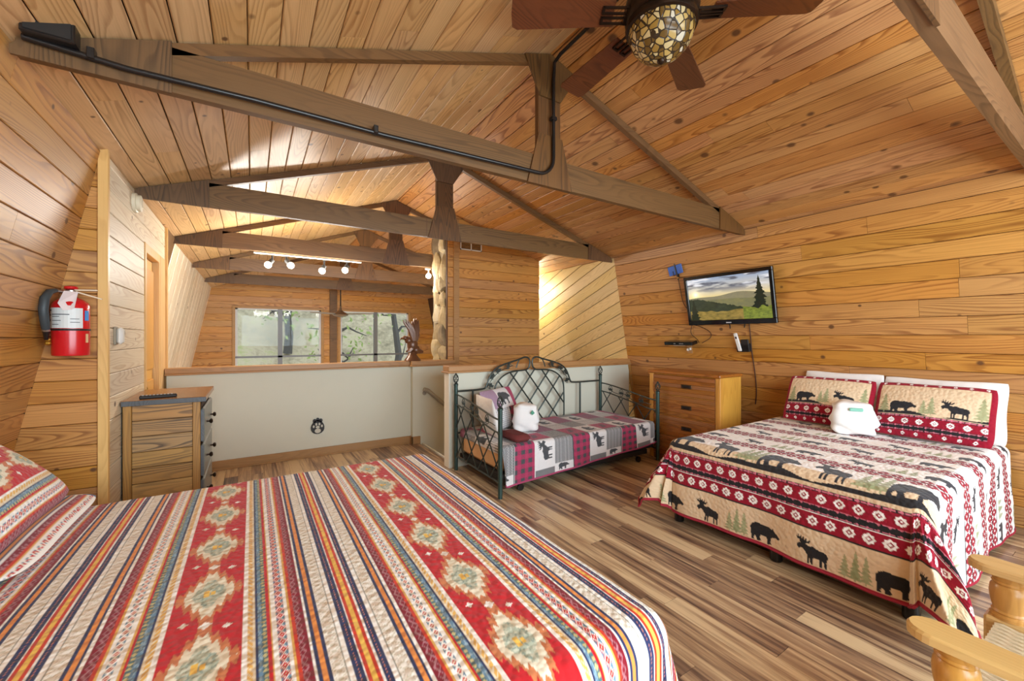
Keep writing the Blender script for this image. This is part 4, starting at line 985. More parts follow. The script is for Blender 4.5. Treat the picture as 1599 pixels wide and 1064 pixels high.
def stamp(img, A, Bv, poly, f, color, alpha=1.0):
    """f maps the (a,b) grid to the unit frame of the silhouette; bounding box first"""
    ua, ub = np.broadcast_arrays(*f(A[:, None], Bv[None, :]))
    x0 = min(p[0] for p in poly); x1 = max(p[0] for p in poly); y0 = min(p[1] for p in poly); y1 = max(p[1] for p in poly)
    bb_ = (ua >= x0) & (ua <= x1) & (ub >= y0) & (ub <= y1)
    if not bb_.any(): return
    ii = np.where(bb_.any(1))[0]; jj = np.where(bb_.any(0))[0]
    sl = (slice(ii[0], ii[-1] + 1), slice(jj[0], jj[-1] + 1)); X_ = ua[sl]; Y_ = ub[sl]; ins = np.zeros(X_.shape, bool)
    n_ = len(poly)
    for i in range(n_):
        ax, ay = poly[i]; bx, by = poly[(i + 1) % n_]
        if ay == by: continue
        c_ = ((ay > Y_) != (by > Y_)) & (X_ < (bx - ax) * (Y_ - ay) / (by - ay) + ax); ins ^= c_
    img[sl][ins] = img[sl][ins] * (1 - alpha) + np.array(color) * alpha

def drape(A, B_, alo, ahi, blo, bhi, ztop, R, dome=0.0, fold=.012, flare=(.05, .30), floorz=.012, seed=0, ffreq=9.0, sw=(0., 0., 0., 0.)):
    """cloth laid over a box: parameters run over the flat top and on down the sides"""
    a, b = np.meshgrid(A, B_, indexing='ij')
    oa = np.where(a < alo, a - alo, np.where(a > ahi, a - ahi, 0.)); ob = np.where(b < blo, b - blo, np.where(b > bhi, b - bhi, 0.))
    r = np.hypot(oa, ob); rs = np.maximum(r, 1e-9); da, db = oa / rs, ob / rs
    corner = (2 * np.abs(da * db)) ** 1.0
    r = r * (1 - .21 * corner)
    fl = flare[0] + flare[1] * corner
    th_ = np.minimum(r / R, PI / 2); rest = np.maximum(r - R * PI / 2, 0)
    hx = R * np.sin(th_) + rest * fl; dz = R * (1 - np.cos(th_)) + rest * np.sqrt(1 - np.minimum(fl, .95) ** 2)
    tang = a * np.abs(db) + b * np.abs(da) + corner * .4
    hx = hx + fold * np.minimum(rest / .25, 1.3) * (np.sin(tang * ffreq + seed) + .5 * np.sin(tang * ffreq * 2.3 + 1.7 * seed)) + fold * 2.0 * corner * np.minimum(rest / .3, 1) * np.sin(np.arctan2(np.abs(db), np.abs(da)) * 14)
    z = ztop - dz
    low = np.maximum(floorz - z, 0); hx = hx + low * .25; z = np.maximum(z, floorz) + .006 * np.sin(low * 30) * (low > 0) + .004 * (low > 0)
    x = np.clip(a, alo, ahi) + da * hx; y = np.clip(b, blo, bhi) + db * hx
    top = (r <= 1e-9)
    ca = np.clip((a - alo) / (ahi - alo), 0, 1); cb = np.clip((b - blo) / (bhi - blo), 0, 1)
    z = z + dome * np.sin(PI * ca) ** .6 * np.sin(PI * cb) ** .6 + .004 * (fbm(a * 4, b * 4, 3) - .5) * 2
    return np.stack([x, y, z], -1), np.stack([a, b], -1)
def hem_tube(P, edge, r, name, mat, parent, step=8):
    pts = {'a0': P[0, ::step], 'a1': P[-1, ::step], 'b0': P[::step, 0], 'b1': P[::step, -1]}[edge]
    return MB().tube([tuple(p) for p in pts], r, 5).build(name, mat, parent, True)

# ------------------------------------------------------------------ near bed: striped quilt
RED, CREAM, WHT, GOLD, NAVY, BLUE, TEAL, MAR, ORG, GRN = (rgb3(198, 32, 40), rgb3(232, 218, 190), rgb3(248, 246, 240), rgb3(226, 178, 92), rgb3(48, 56, 96), rgb3(104, 136, 160), rgb3(86, 116, 120), rgb3(136, 28, 44), rgb3(234, 150, 74), rgb3(178, 188, 168))
RUST = rgb3(208, 128, 82); REDO = rgb3(206, 60, 36); YEL = rgb3(240, 196, 90); TAN = rgb3(216, 206, 180)
BANDS = [(.089, RED), (.100, WHT), (.112, GOLD), (.119, CREAM), (.124, NAVY), (.135, BLUE), (.147, TEAL), (.154, RED), (.159, GOLD), (.171, WHT), (.190, RED), (.199, WHT), (.205, GOLD), (.214, REDO), (.239, MAR), (.246, WHT), (.254, NAVY), (.266, ORG), (.274, NAVY), (.306, rgb3(242, 238, 228)), (.309, rgb3(150, 150, 140)), (.321, WHT), (.341, NAVY), (.345, WHT), (.354, REDO), (.37, YEL)]
def southwest(T, Yq, yoff=0.26):
    """T: signed distance from the middle of a red band (repeats every .72), Yq along the stripes"""
    t = np.abs(((T + .36) % .72) - .36); sgn = ((T + .36) % .72) - .36
    edges = np.array([b[0] for b in BANDS]); cols = np.stack([b[1] for b in BANDS])
    img = cols[np.clip(np.searchsorted(edges, t), 0, len(BANDS) - 1)].copy()
    dy = ((Yq - yoff + .17) % .34) - .17; ady = np.abs(dy)
    tooth = np.abs(((sgn / .0225) % 1.0) - .5) * 2
    dyo = ady + .040 * tooth
    d = np.abs(sgn) / .102 + dyo / .200
    inr = t < .089
    def put(m, c): img[m & inr] = c
    put((np.abs(sgn) < .017) & (ady > .10), RUST)
    put(d < .97, RUST); put(np.abs(sgn) / .086 + dyo / .168 < .93, rgb3(236, 228, 204))
    gg = np.abs(sgn) / .060 + (ady + .018 * tooth) / .112 < .88; put(gg, GRN)
    sp_ = fbm(sgn * 130, dy * 130, 5); put(gg & (sp_ > .55), rgb3(206, 210, 190)); put(gg & (sp_ < .36), rgb3(142, 160, 148))
    put((np.abs(np.abs(sgn) - .008) < .007) & (ady < .016 - .006 * (sgn > 0)), YEL)
    m2 = np.abs(((Yq - yoff) % .34) - .17)
    put(np.abs(sgn) / .016 + m2 / .018 < 1, WHT)
    for s_, o_ in ((-.052, .03), (.052, -.03)):
        my = np.abs((((Yq - yoff - o_) % .34)) - .17); put(np.abs(sgn - s_) / .012 + my / .012 < 1, WHT)
    # lattice strip
    la = (t >= .171) & (t < .190); cell = np.abs(((Yq / .030) % 1.0) - .5) * 2; c_ = np.abs(t - .1805) / .0095
    img[la & (np.abs(c_ + cell - 1.0) < .22)] = WHT; img[la & (c_ + cell > 1.35)] = BLUE; img[la & (c_ + cell < .25)] = CREAM
    mr = (t >= .214) & (t < .239); cell = np.abs(((Yq / .028) % 1.0) - .5) * 2
    img[mr & (np.abs(np.abs(t - .222) / .008 - cell) < .25) & (t < .231)] = rgb3(176, 120, 128)
    tl = (t >= .124) & (t < .147); img[tl & (np.hypot((t - .141) / .006, (((Yq / .018) % 1) - .5) * 2.6) < .85)] = rgb3(196, 184, 130)
    img[tl & (t < .135) & (vnoise(t * 600, Yq * 160, 3) > .6)] = rgb3(150, 176, 190)
    gz = (t >= .100) & (t < .112); img[gz & ((((Yq + t * 1.5) / .022) % 1) < .3)] = CREAM
    cz = (t >= .274) & (t < .306); zz = np.abs(((Yq / .05) % 1) - .5) * 2
    img[cz & (np.abs((t - .274) / .032 - zz) < .10)] = rgb3(206, 198, 176)
    img[cz & (np.abs((t - .274) / .032 - (1 - zz)) < .07)] = rgb3(206, 200, 184)
    nv = (t >= .321) & (t < .341); img[nv & (np.abs(t - .331) < .0018) & (((Yq / .012) % 1) < .5)] = rgb3(206, 130, 110)
    return img
M['mattress'] = plain('white_ticking', rgb(222, 216, 206), .8)
M['tanfabric'] = plain('tan_base_fabric', rgb(176, 140, 100), .85)
def bed_base(name, label, x0, x1, y0, y1, legs):
    b = thing(name, label, 'bed', ((x0 + x1) / 2, (y0 + y1) / 2, 0)); o_ = Vector(((x0 + x1) / 2, (y0 + y1) / 2, 0))
    MB().box(Vector((x0, y0, .33)) - o_, Vector((x1, y1, .595)) - o_, .05).build('mattress', M['mattress'], b)
    MB().box(Vector((x0 + .01, y0 + .01, .17)) - o_, Vector((x1 - .01, y1 - .01, .329)) - o_, .012).build('box_spring', M['tanfabric'], b)
    MB().box(Vector((x0 + .02, y0 + .02, .135)) - o_, Vector((x1 - .02, y1 - .02, .169)) - o_).build('bed_frame', M['black'], b)
    for (lx, ly) in legs: MB().lathe([(.033, 0), (.036, .01), (.036, .134)], 16, Vector((lx, ly, 0)) - o_).build('leg', M['black'], b, True)
    return b
bed_base('bed', 'wide bed under the red striped southwestern quilt', -1.06, 1.02, .82, 2.78, [(-.95, .9), (-.95, 2.7), (.9, .9), (.9, 2.7), (-.05, 1.8)])
A = np.arange(-1.10, 1.46, .003); B_ = np.arange(.28, 3.25, .005)
P, UV = drape(A, B_, -1.15, .985, .84, 2.755, .632, .085, dome=.012, fold=.010, seed=2, flare=(.06, .2))
Ag, Bg = np.meshgrid(A, B_, indexing='ij')
q1 = grid_mesh('striped_quilt', P, southwest(Ag + .111, Bg, .24), M['quilt'], None, UV)
tag(q1, 'red and blue striped southwestern quilt with diamonds spread over the near bed', 'quilt')
hem_tube(P, 'a1', .007, 'hem_binding', plain('red_binding', rgb(170, 40, 50), .8), q1)

def pillow(name, L_, W_, T_, colfn, mat, parent=None, nu=110, nv=150, pinch=.05, lump=0.0, seed=0, rnd=.05):
    u = np.linspace(0, 1, nu); v = np.linspace(0, 2, nv); Uu, Vv = np.meshgrid(u, v, indexing='ij')
    front = Vv <= 1; vv = np.where(front, Vv, 2 - Vv)
    prof_ = (np.sin(PI * Uu).clip(0) ** .5) * (np.sin(PI * vv).clip(0) ** .5)
    x = (Uu - .5) * L_ * (1 - pinch * np.sin(PI * vv)); y = (vv - .5) * W_ * (1 - pinch * 1.3 * np.sin(PI * Uu))
    xn = np.abs(2 * Uu - 1) ** 5; yn = np.abs(2 * vv - 1) ** 5; x = x * (1 - rnd * yn); y = y * (1 - rnd * xn)
    z = np.where(front, 1, -1) * (T_ / 2) * prof_ * (1 + lump * (fbm(Uu * 5, vv * 5 + 3 * (~front), seed) - .5) * 2)
    colr = colfn(Uu * L_, vv * W_)
    return grid_mesh(name, np.stack([x, y, z], -1), colr, mat, parent, np.stack([Uu * L_, Vv * W_], -1))
def place(o, loc, xdir, ydir):
    xd = Vector(xdir).normalized(); yd = Vector(ydir); yd = (yd - xd * yd.dot(xd)).normalized(); zd = xd.cross(yd)
    m = Matrix((xd, yd, zd)).transposed().to_4x4(); m.translation = Vector(loc); o.matrix_world = m; return o
# shams on the near bed (local x runs along the headboard)
s1 = pillow('pillow_sham', .92, .50, .19, lambda a, b: southwest(.235 - b, a, .09), M['quilt'], nu=190, nv=240, rnd=.10)
place(s1, (-.88, 2.30, .895), (0, 1, 0), (-.42, 0, .40)); tag(s1, 'plump striped sham with a pale diamond leaning at the head of the near bed', 'pillow')
s2 = pillow('pillow', .90, .40, .085, lambda a, b: np.where((a > .86)[..., None], np.where((b < .06)[..., None] | (b > .10)[..., None], rgb3(66, 112, 164)[None, None], rgb3(226, 230, 228)[None, None]), southwest(.16 + b, a, .09)), M['cotton'], rnd=.14)
place(s2, (-.81, 2.37, .688), (0, 1, 0), (-1, 0, .03)); tag(s2, 'flat striped pillow lying beneath the plump sham on the near bed', 'pillow')

# ------------------------------------------------------------------ far bed: bear and moose quilt
CR, BLK, LT, TN, GRND, PNK, SAGE = rgb3(150, 20, 44), rgb3(38, 36, 38), rgb3(250, 248, 246), rgb3(226, 200, 166), rgb3(44, 42, 44), rgb3(214, 120, 140), rgb3(150, 158, 116)
def medallions(img, s, b, s0, s1, per=.087, ph=0.0):
    c = (s0 + s1) / 2; h_ = (s1 - s0) / 2; x = (((b + ph) / per) % 1 - .5) * per / h_ ; y = (s - c) / h_
    m = (s >= s0) & (s < s1); d = np.abs(x) + np.abs(y)
    st = np.maximum(np.abs(x), np.abs(y)) * .55 + d * .45; tooth = .10 * (np.abs((np.arctan2(y, x) * 8 / PI) % 2 - 1))
    img[m & (st < .66 + tooth)] = LT; img[m & (d < .40)] = CR; img[m & (d < .20)] = LT
def trail(img, s, b, s0, s1, ph=0.):
    """black band with the pink stitched diamonds along its edge"""
    img[(s >= s0) & (s < s1)] = BLK
    e = .006
    for sc in (s0 + e, s1 - e):
        m = np.abs(s - sc) < .0022; img[m & ((((b + ph) / .03) % 1) < .8)] = PNK
        img[(np.abs(s - sc) + np.abs((((b + ph) / .045) % 1 - .5) * .045) < .008)] = PNK
def starband(img, s, b, s0, s1):
    m = (s >= s0) & (s < s1); img[m] = LT
    per = .062; y = (s - s0) / (s1 - s0)
    for row, yc_ in enumerate((.28, .72)):
        x = ((b / per + row * .5) % 1 - .5); dd = np.abs(x) * 1.35 + np.abs(y - yc_) * 2.3; rag = .16 * (np.abs((x * 14) % 2 - 1))
        img[m & (dd < .66 + rag)] = CR; img[m & (dd < .16)] = LT
    img[m & (np.abs(y - .5) < .03)] = BLK
    img[m & ((y < .05) | (y > .95))] = BLK
def lodge(A, B_, s, b, hemA, ybase, seed=1):
    """A: 1D parameter up the quilt from its foot hem (hemA), B_: 1D room y; s=A-hemA grid"""
    img = np.empty(s.shape + (3,)); img[:] = TN
    img[s > .60] = LT
    img[(s >= 0) & (s < .018)] = rgb3(160, 40, 60)
    img[(s >= .225) & (s < .232)] = BLK; img[(s >= .232) & (s < .318)] = CR; medallions(img, s, b, .236, .316)
    img[(s >= .318) & (s < .326)] = LT; trail(img, s, b, .326, .372)
    img[(s >= .372) & (s < .450)] = CR; medallions(img, s, b, .374, .448, ph=.04); trail(img, s, b, .450, .468)
    img[(s >= .468) & (s < .492)] = TN
    hill = .520 + .014 * np.sin(b * 9.6 + 1) + .008 * np.sin(b * 21)
    img[(s >= .492) & (s < hill)] = GRND
    def row(base, size, ph, colA, tall=1.0, trees=True):
        y = ybase + 3.0
        k_ = 0
        for n_ in range(-4, 7):
            c = ybase + ph + n_ * .655
            stampf = lambda cy, w_, h_: (lambda aa, bb2: ((cy + w_ / 2 - bb2) / w_, (aa - hemA - base) / h_ + 0 * bb2))
            if trees:
                for dt, hh in ((.15, .9), (.20, .7), (-.46, .95), (-.41, .75)):
                    stamp(img, A, B_, TREE, stampf(c + dt - .02, .085 * size / .2, size * .95 * hh * tall), SAGE, .85)
            stamp(img, A, B_, BEAR, stampf(c, size * 1.12, size * 1.05 * tall), colA)
            stamp(img, A, B_, MOOSE, stampf(c - .275, size * .98, size * .92 * tall), colA)
    row(.022, .165, 1.36 - ybase, rgb3(40, 38, 40), 1.1); row(.525, .205, 1.315 - ybase, rgb3(46, 46, 52), 1.65)
    s0 = .775
    while s0 < 2.6:
        starband(img, s, b, s0, s0 + .135)
        sc_ = s0 + .135
        row(sc_ + .03, .15, 1.2 - ybase + .21 * (s0 * 7 % 1), rgb3(50, 50, 58))
        s0 += .355
    # meandering quilting stitches on the dark animals
    return img
A = np.arange(2.28, 4.79, .0046); B_ = np.arange(.02, 2.66, .0046)
P, UV = drape(A, B_, 2.87, 5.5, .665, 2.035, .645, .075, dome=.0, fold=.012, seed=1, flare=(.03, .42), ffreq=7.0)
# the foot of the bed is a little softer: pull the corner cloth outwards
Ag, Bg = np.meshgrid(A, B_, indexing='ij')
img2 = lodge(A, B_, Ag - 2.28, Bg, 2.28, 0.0)
q2 = grid_mesh('lodge_quilt', P, img2, M['quilt'], None, UV)
tag(q2, 'cream and crimson quilt with bears, moose and pines over the bed by the board wall', 'quilt')
for e in ('a0', 'b0', 'b1'): hem_tube(P, e, .007, 'hem_binding', plain('crimson_binding', rgb(160, 34, 56), .8), q2, 5)
bed_base('bed', 'bed on short black legs under the bear and moose quilt', 2.835, 4.78, .63, 2.07, [(2.86, 2.03), (2.88, 1.33), (2.87, .68), (4.65, .70), (4.65, 2.0)])

def lodge_sham(a, b):
    """.68 x .46 sham, b from its foot up"""
    img = np.empty(a.shape + (3,)); img[:] = TN
    img[b < .045] = CR; medallions(img, b, a, .005, .040, .08)
    trail(img, b, a, .045, .085); img[(b >= .085) & (b < .150)] = CR; medallions(img, b, a, .087, .148, .085); trail(img, b, a, .150, .166)
    hill = .185 + .012 * np.sin(a * 11) + .008 * np.sin(a * 27 + 1); img[(b >= .166) & (b < .172)] = TN; img[(b >= .172) & (b < hill)] = GRND
    A1 = a[:, 0]; Bv = b[0, :]
    half = b.shape[1] // 2 + 1
    sub = img[:, :half]
    def sf(cx_, w_, h_, z0): return lambda aa, bb2: ((aa - cx_ + w_ / 2) / w_ + 0 * bb2, (bb2 - z0) / h_ + 0 * aa)
    for cx_, w_, h_ in ((.07, .09, .16), (.31, .07, .12), (.355, .08, .155), (.62, .10, .19)): stamp(sub, A1, Bv[:half], TREE, sf(cx_, w_, h_, .18), SAGE, .85)
    stamp(sub, A1, Bv[:half], BEAR, sf(.19, .17, .165, .182), rgb3(42, 42, 46)); stamp(sub, A1, Bv[:half], MOOSE, sf(.485, .155, .15, .182), rgb3(42, 42, 46))
    edge = (a < .028) | (a > .652) | (b > .425); img[edge] = CR; medallions(img, np.where(edge & (b > .425), b, -1), a, .428, .456, .085)
    return img
for i, (yc2, lab) in enumerate(((1.625, 'bear and moose sham half hidden by the white towel bundle'), (.945, 'bear and moose sham with a wide crimson edge beside the white towel bundle'))):
    o_ = pillow('pillow_sham', .68, .46, .15, lodge_sham, M['quilt'], nu=150, nv=220, pinch=.02)
    place(o_, (4.455, yc2, .868), (0, -1, 0), (.20, 0, .42)); tag(o_, lab, 'pillow', 'lodge pillow shams')
wcol = lambda a, b: np.broadcast_to(rgb3(240, 238, 236), a.shape + (3,)).copy()
for i, (yc2, zc_, L_, lab) in enumerate(((1.585, .905, .62, 'plain white pillow leaning on the wall behind the sham by the chest of drawers'), (.93, .895, .72, 'plain white pillow showing at two edges of the sham with the wide crimson edge'))):
    o_ = pillow('pillow', L_, .48, .13, wcol, M['cotton'], pinch=.05, lump=.25, seed=i)
    place(o_, (4.645, yc2, zc_ - .01), (0, -1, 0), (.10, 0, .45)); tag(o_, lab, 'pillow', 'white pillows on the lodge bed')

M['terry'] = plain('white_terry', rgb(238, 236, 234), .95, var=.05, scale=160)
def towel_bundle(name, label, loc, size, rz, seed, ribbon=True):
    t = thing(name, label, 'towel', loc, rz); rr = random.Random(seed)
    n1, n2 = 40, 28; u = np.linspace(0, 2 * PI, n1); v = np.linspace(-PI / 2, PI / 2, n2); Uu, Vv = np.meshgrid(u, v, indexing='ij')
    sp_ = lambda c, e: np.sign(c) * np.abs(c) ** e
    x = sp_(np.cos(Vv), .45) * sp_(np.cos(Uu), .5); y = sp_(np.cos(Vv), .45) * sp_(np.sin(Uu), .5); z = sp_(np.sin(Vv), .5)
    cr = .10 * np.sin(x * 5 + z * 3 + seed) * np.cos(z * 4 - y * 3) + .06 * np.sin(z * 9 + x * 4)
    pin = 1 - .16 * np.exp(-((z - .55) / .22) ** 2)
    P_ = np.stack([x * size[0] * (1 + cr) * pin, y * size[1] * (1 + cr) * pin, (z * (1 + .5 * cr) + 1.0) * size[2] * .5 * 1.0], -1)
    P_[..., 2] = np.maximum(P_[..., 2], 0)
    body = grid_mesh('folded_towel', P_, None, M['terry'], t)
    if ribbon:
        MB().box((-.25 * size[0], -size[1] * 1.02, size[2] * .74), (.35 * size[0], -size[1] * .86, size[2] * .84), .006).build('ribbon', plain('mint_ribbon', rgb(130, 196, 176), .5), t)
    return t
towel_bundle('towel_bundle', 'white rolled towel bundle with a mint ribbon on the bear and moose quilt', (4.22, 1.36, .648), (.15, .10, .27), math.radians(-62), 3)
# ------------------------------------------------------------------ iron daybed
M['iron'] = plain('verdigris_black_iron', rgb(58, 66, 62), .36, .35, var=.2, scale=30)
M['ironpost'] = plain('green_black_post', rgb(58, 80, 76), .30, .45, var=.2, scale=10)
X0, X1, Y0, Y1 = 1.885, 4.05, 3.165, 4.11
db_ = thing('daybed', 'green black wrought iron daybed with lattice back and twisted finials', 'daybed', ((X0 + X1) / 2, (Y0 + Y1) / 2, 0))
DO = Vector(((X0 + X1) / 2, (Y0 + Y1) / 2, 0))
def finial(c, post):
    m_ = MB(); c = Vector(c)
    for q in range(6):
        pth = []
        for e in range(13):
            t_ = e / 12; r_ = .004 + .027 * math.sin(PI * min(t_ * 1.02, 1)) ** .8 * (1 - .25 * t_); a = 2 * PI * q / 6 + t_ * 2.2
            pth.append(c + Vector((r_ * math.cos(a), r_ * math.sin(a), .012 + .105 * t_)))
        m_.tube(pth, .0042, 5)
    m_.lathe([(.022, 0), (.026, .006), (.018, .014)], 12, c).ball(c + Vector((0, 0, .118)), .007)
    m_.build('finial', M['iron'], post, True)
def post(x, y, ztop):
    p = MB().tube([Vector((x, y, 0)) - DO, Vector((x, y, ztop)) - DO], .021, 14).lathe([(.024, ztop - .012), (.026, ztop - .006), (.024, ztop)], 14, Vector((x, y, 0)) - DO).build('post', M['ironpost'], db_, True)
    finial(Vector((x, y, ztop)) - DO, p)
for (x, y, zt2) in ((X0, Y0, .805), (X1, Y0, .805), (X0, Y1, .935), (X1, Y1, .935)): post(x, y, zt2)
def smooth_path(pts, n=2):
    P_ = [Vector(p) for p in pts]
    for _ in range(n):
        q_ = [P_[0]]
        for a_, b2 in zip(P_, P_[1:]): q_ += [a_.lerp(b2, .25), a_.lerp(b2, .75)]
        P_ = q_ + [P_[-1]]
    return P_
def rail(name, pts, r=.009, n=2, parent=None): return MB().tube([p - DO for p in smooth_path(pts, n)], r, 8).build(name, M['iron'], parent or db_, True)
def zat(path, x, ax=0):
    for a_, b2 in zip(path, path[1:]):
        lo, hi = sorted((a_[ax], b2[ax]))
        if lo <= x <= hi and hi > lo:
            f = (x - a_[ax]) / (b2[ax] - a_[ax]); return a_.z + (b2.z - a_.z) * f
    return None
# back panel: arch, inner arch, lattice, side rails
XC = 2.885
def arch(s, pts): return [Vector((XC + s * x, Y1, z)) for x, z in pts]
outer = [(.66, .858), (.625, .88), (.60, .95), (.55, 1.045), (.46, 1.11), (.32, 1.15), (.17, 1.185), (.09, 1.213), (.03, 1.20), (.012, 1.14), (.03, 1.08), (.07, 1.055)]
inner = [(.07, 1.055), (.28, 1.045), (.40, 1.0), (.48, .93), (.515, .85), (.52, .70), (.52, .40)]
for s, xp in ((-1, XC - X0), (1, X1 - XC)):
    rail('top_rail', arch(s, [(xp, .858)] + outer), .0105); rail('inner_arch', arch(s, inner), .0095)
    rail('scroll_end', arch(s, [(.17, 1.185), (.20, 1.13), (.215, 1.085)]), .008)
    MB().tube([Vector((XC + s * .795, Y1, .40)) - DO, Vector((XC + s * .795, Y1, .858)) - DO], .012, 8).build('spindle', M['iron'], db_, True)
MB().tube([Vector((X0, Y1, .40)) - DO, Vector((X1, Y1, .40)) - DO], .010, 8).build('back_lower_rail', M['iron'], db_, True)
def inner_top(x):
    ax_ = abs(x)
    if ax_ <= .07: return 1.055 + (.07 - ax_) * .8
    for (xa, za), (xb, zb) in zip(inner, inner[1:]):
        if xa <= ax_ <= xb and xb > xa: return za + (zb - za) * (ax_ - xa) / (xb - xa)
    return 0
for s in (-1, 1):
    for q in range(-6, 7):
        xq = 2.752 - XC + q * .238; ok = []
        for e in range(121):
            z = .41 + .70 * e / 120; xx = xq + s * (z - .82) / 1.24
            if abs(xx) < .518 and z < inner_top(xx) - .003: ok.append((xx, z))
            elif ok: break
        if len(ok) > 5: MB().tube([Vector((XC + ok[0][0], Y1 + s * .006, ok[0][1])) - DO, Vector((XC + ok[-1][0], Y1 + s * .006, ok[-1][1])) - DO], .0095, 8).build('lattice_bar', M['iron'], db_, True)
def leaf(c, ang, size, axis, m_):
    """small three-lobed leaf in the panel plane; axis: 0 for back panel (x,z), 1 for side panels (y,z)"""
    for d in (-.9, 0, .9):
        a = ang + d; dv = Vector((math.cos(a), 0, math.sin(a))) if axis == 0 else Vector((0, math.cos(a), math.sin(a)))
        pv = Vector((-math.sin(a), 0, math.cos(a))) if axis == 0 else Vector((0, -math.sin(a), math.cos(a)))
        nv = Vector((0, -1, 0)) if axis == 0 else Vector((-1, 0, 0))
        p = c; q_ = [p, p + dv * size * .5 + pv * size * .28, p + dv * size, p + dv * size * .5 - pv * size * .28]
        m_.prism([v - DO - nv * .002 for v in q_], nv * .004)
for s in (-1, 1):
    vine = arch(s, [(.575, .86), (.585, .92), (.53, .985), (.46, 1.045), (.36, 1.085), (.26, 1.115)])
    rail('vine', vine, .0045)
    for (lx, lz, la) in ((.575, .88, 2.0), (.535, .985, .8), (.455, 1.045, 1.2), (.31, 1.10, .4)):
        m_ = MB(); leaf(Vector((XC + s * lx, Y1 - .004, lz)), la if s > 0 else PI - la, .055, 0, m_)
        ring = [Vector((XC + s * lx + .03 * math.cos(a), Y1, lz + .01 + .03 * math.sin(a))) - DO for a in [2 * PI * q / 14 for q in range(12)]]
        m_.tube(ring, .0035, 5); m_.build('leaf_scroll', M['iron'], db_)
# side panels
def side_panel(x):
    up = [Vector((x, Y1, .825)), Vector((x, Y1 - .12, .822)), Vector((x, Y1 - .45, .775)), Vector((x, Y1 - .75, .722)), Vector((x, Y0 + .08, .705)), Vector((x, Y0, .705))]
    lo = [Vector((x, Y1, .715)), Vector((x, Y1 - .12, .712)), Vector((x, Y1 - .45, .655)), Vector((x, Y1 - .75, .60)), Vector((x, Y0 + .08, .585)), Vector((x, Y0, .585))]
    rail('side_top_rail', up, .009); rail('side_mid_rail', lo, .008)
    bt = [Vector((x, Y1, .155)), Vector((x, Y0, .135))]
    MB().tube([p - DO for p in bt], .009, 8).build('side_bottom_rail', M['iron'], db_, True)
    lo_s = smooth_path(lo)
    for s in (-1, 1):
        for q in range(-5, 9):
            y = 3.612 - s * (.445 - .15) / 1.32 + (q - 2) * .25; ok = []
            for e in range(61):
                z = .15 + .6 * e / 60; yy = y + s * (z - .15) / 1.32
                if Y0 + .012 < yy < Y1 - .012:
                    zt3 = zat(lo_s, yy, 1)
                    if zt3 and z < zt3 - .002: ok.append((yy, z))
                    elif ok: break
                elif ok: break
            if len(ok) > 3: MB().tube([Vector((x + s * .004, ok[0][0], ok[0][1])) - DO, Vector((x + s * .004, ok[-1][0], ok[-1][1])) - DO], .0068, 6).build('lattice_bar', M['iron'], db_, True)
    for f_ in (.20, .40, .52, .74):
        y = Y1 + (Y0 - Y1) * f_; zc_ = (zat(smooth_path(up), y, 1) + zat(lo_s, y, 1)) / 2
        m_ = MB(); m_.tube([Vector((x, y + .032 * math.cos(a), zc_ + .045 * math.sin(a))) - DO for a in [2 * PI * q / 14 for q in range(13)]], .004, 5)
        leaf(Vector((x - .002, y, zc_ - .02)), PI / 2, .05, 1, m_); m_.build('leaf_scroll', M['iron'], db_)
    rail('vine', [Vector((x, Y1 - .15, .76)), Vector((x, Y1 - .30, .70)), Vector((x, Y1 - .45, .73)), Vector((x, Y1 - .62, .62)), Vector((x, Y1 - .72, .66)), Vector((x, Y1 - .85, .64))], .004)
side_panel(X0); side_panel(X1)
# link deck and trundle frame
MB().box(Vector((X0 + .03, Y0 + .04, .15)) - DO, Vector((X1 - .03, Y0 + .07, .19)) - DO).box(Vector((X0 + .03, Y1 - .07, .15)) - DO, Vector((X1 - .03, Y1 - .04, .19)) - DO).box(Vector((X0 + .03, Y0 + .07, .15)) - DO, Vector((X0 + .06, Y1 - .07, .19)) - DO).box(Vector((X1 - .06, Y0 + .07, .15)) - DO, Vector((X1 - .03, Y1 - .07, .19)) - DO).box(Vector((X0 + .06, Y0 + .07, .178)) - DO, Vector((X1 - .06, Y1 - .07, .188)) - DO).build('link_deck', M['blackmatte'], db_)
tr2 = thing('trundle_frame', 'low black metal trundle frame on casters under the daybed', 'trundle', ((X0 + X1) / 2, (Y0 + Y1) / 2, 0))
MB().box((-.98, -.40, .075), (.98, -.37, .13)).box((-.98, .37, .075), (.98, .40, .13)).box((-.98, -.37, .075), (-.95, .37, .13)).box((.95, -.37, .075), (.98, .37, .13)).build('frame', M['blackmatte'], tr2)
for sx in (-.82, .82):
    for sy in (-.385, .385):
        MB().lathe([(.02, -.014), (.033, -.012), (.033, .012), (.02, .014)], 14, (sx, sy - .02, .033), (0, 1, 0)).build('caster', M['black'], tr2, True)
        MB().box((sx - .012, sy - .012, .05), (sx + .012, sy + .012, .076)).build('caster_fork', M['nickel'], tr2)
mt = tag(MB().box((-1.035, -.385, 0), (1.035, .415, .235), .04).build('mattress', plain('peach_sheet', rgb(226, 178, 128), .85), None), 'tan sheeted single mattress lying in the iron daybed', 'mattress')
mt.location = ((X0 + X1) / 2, (Y0 + Y1) / 2, .192)

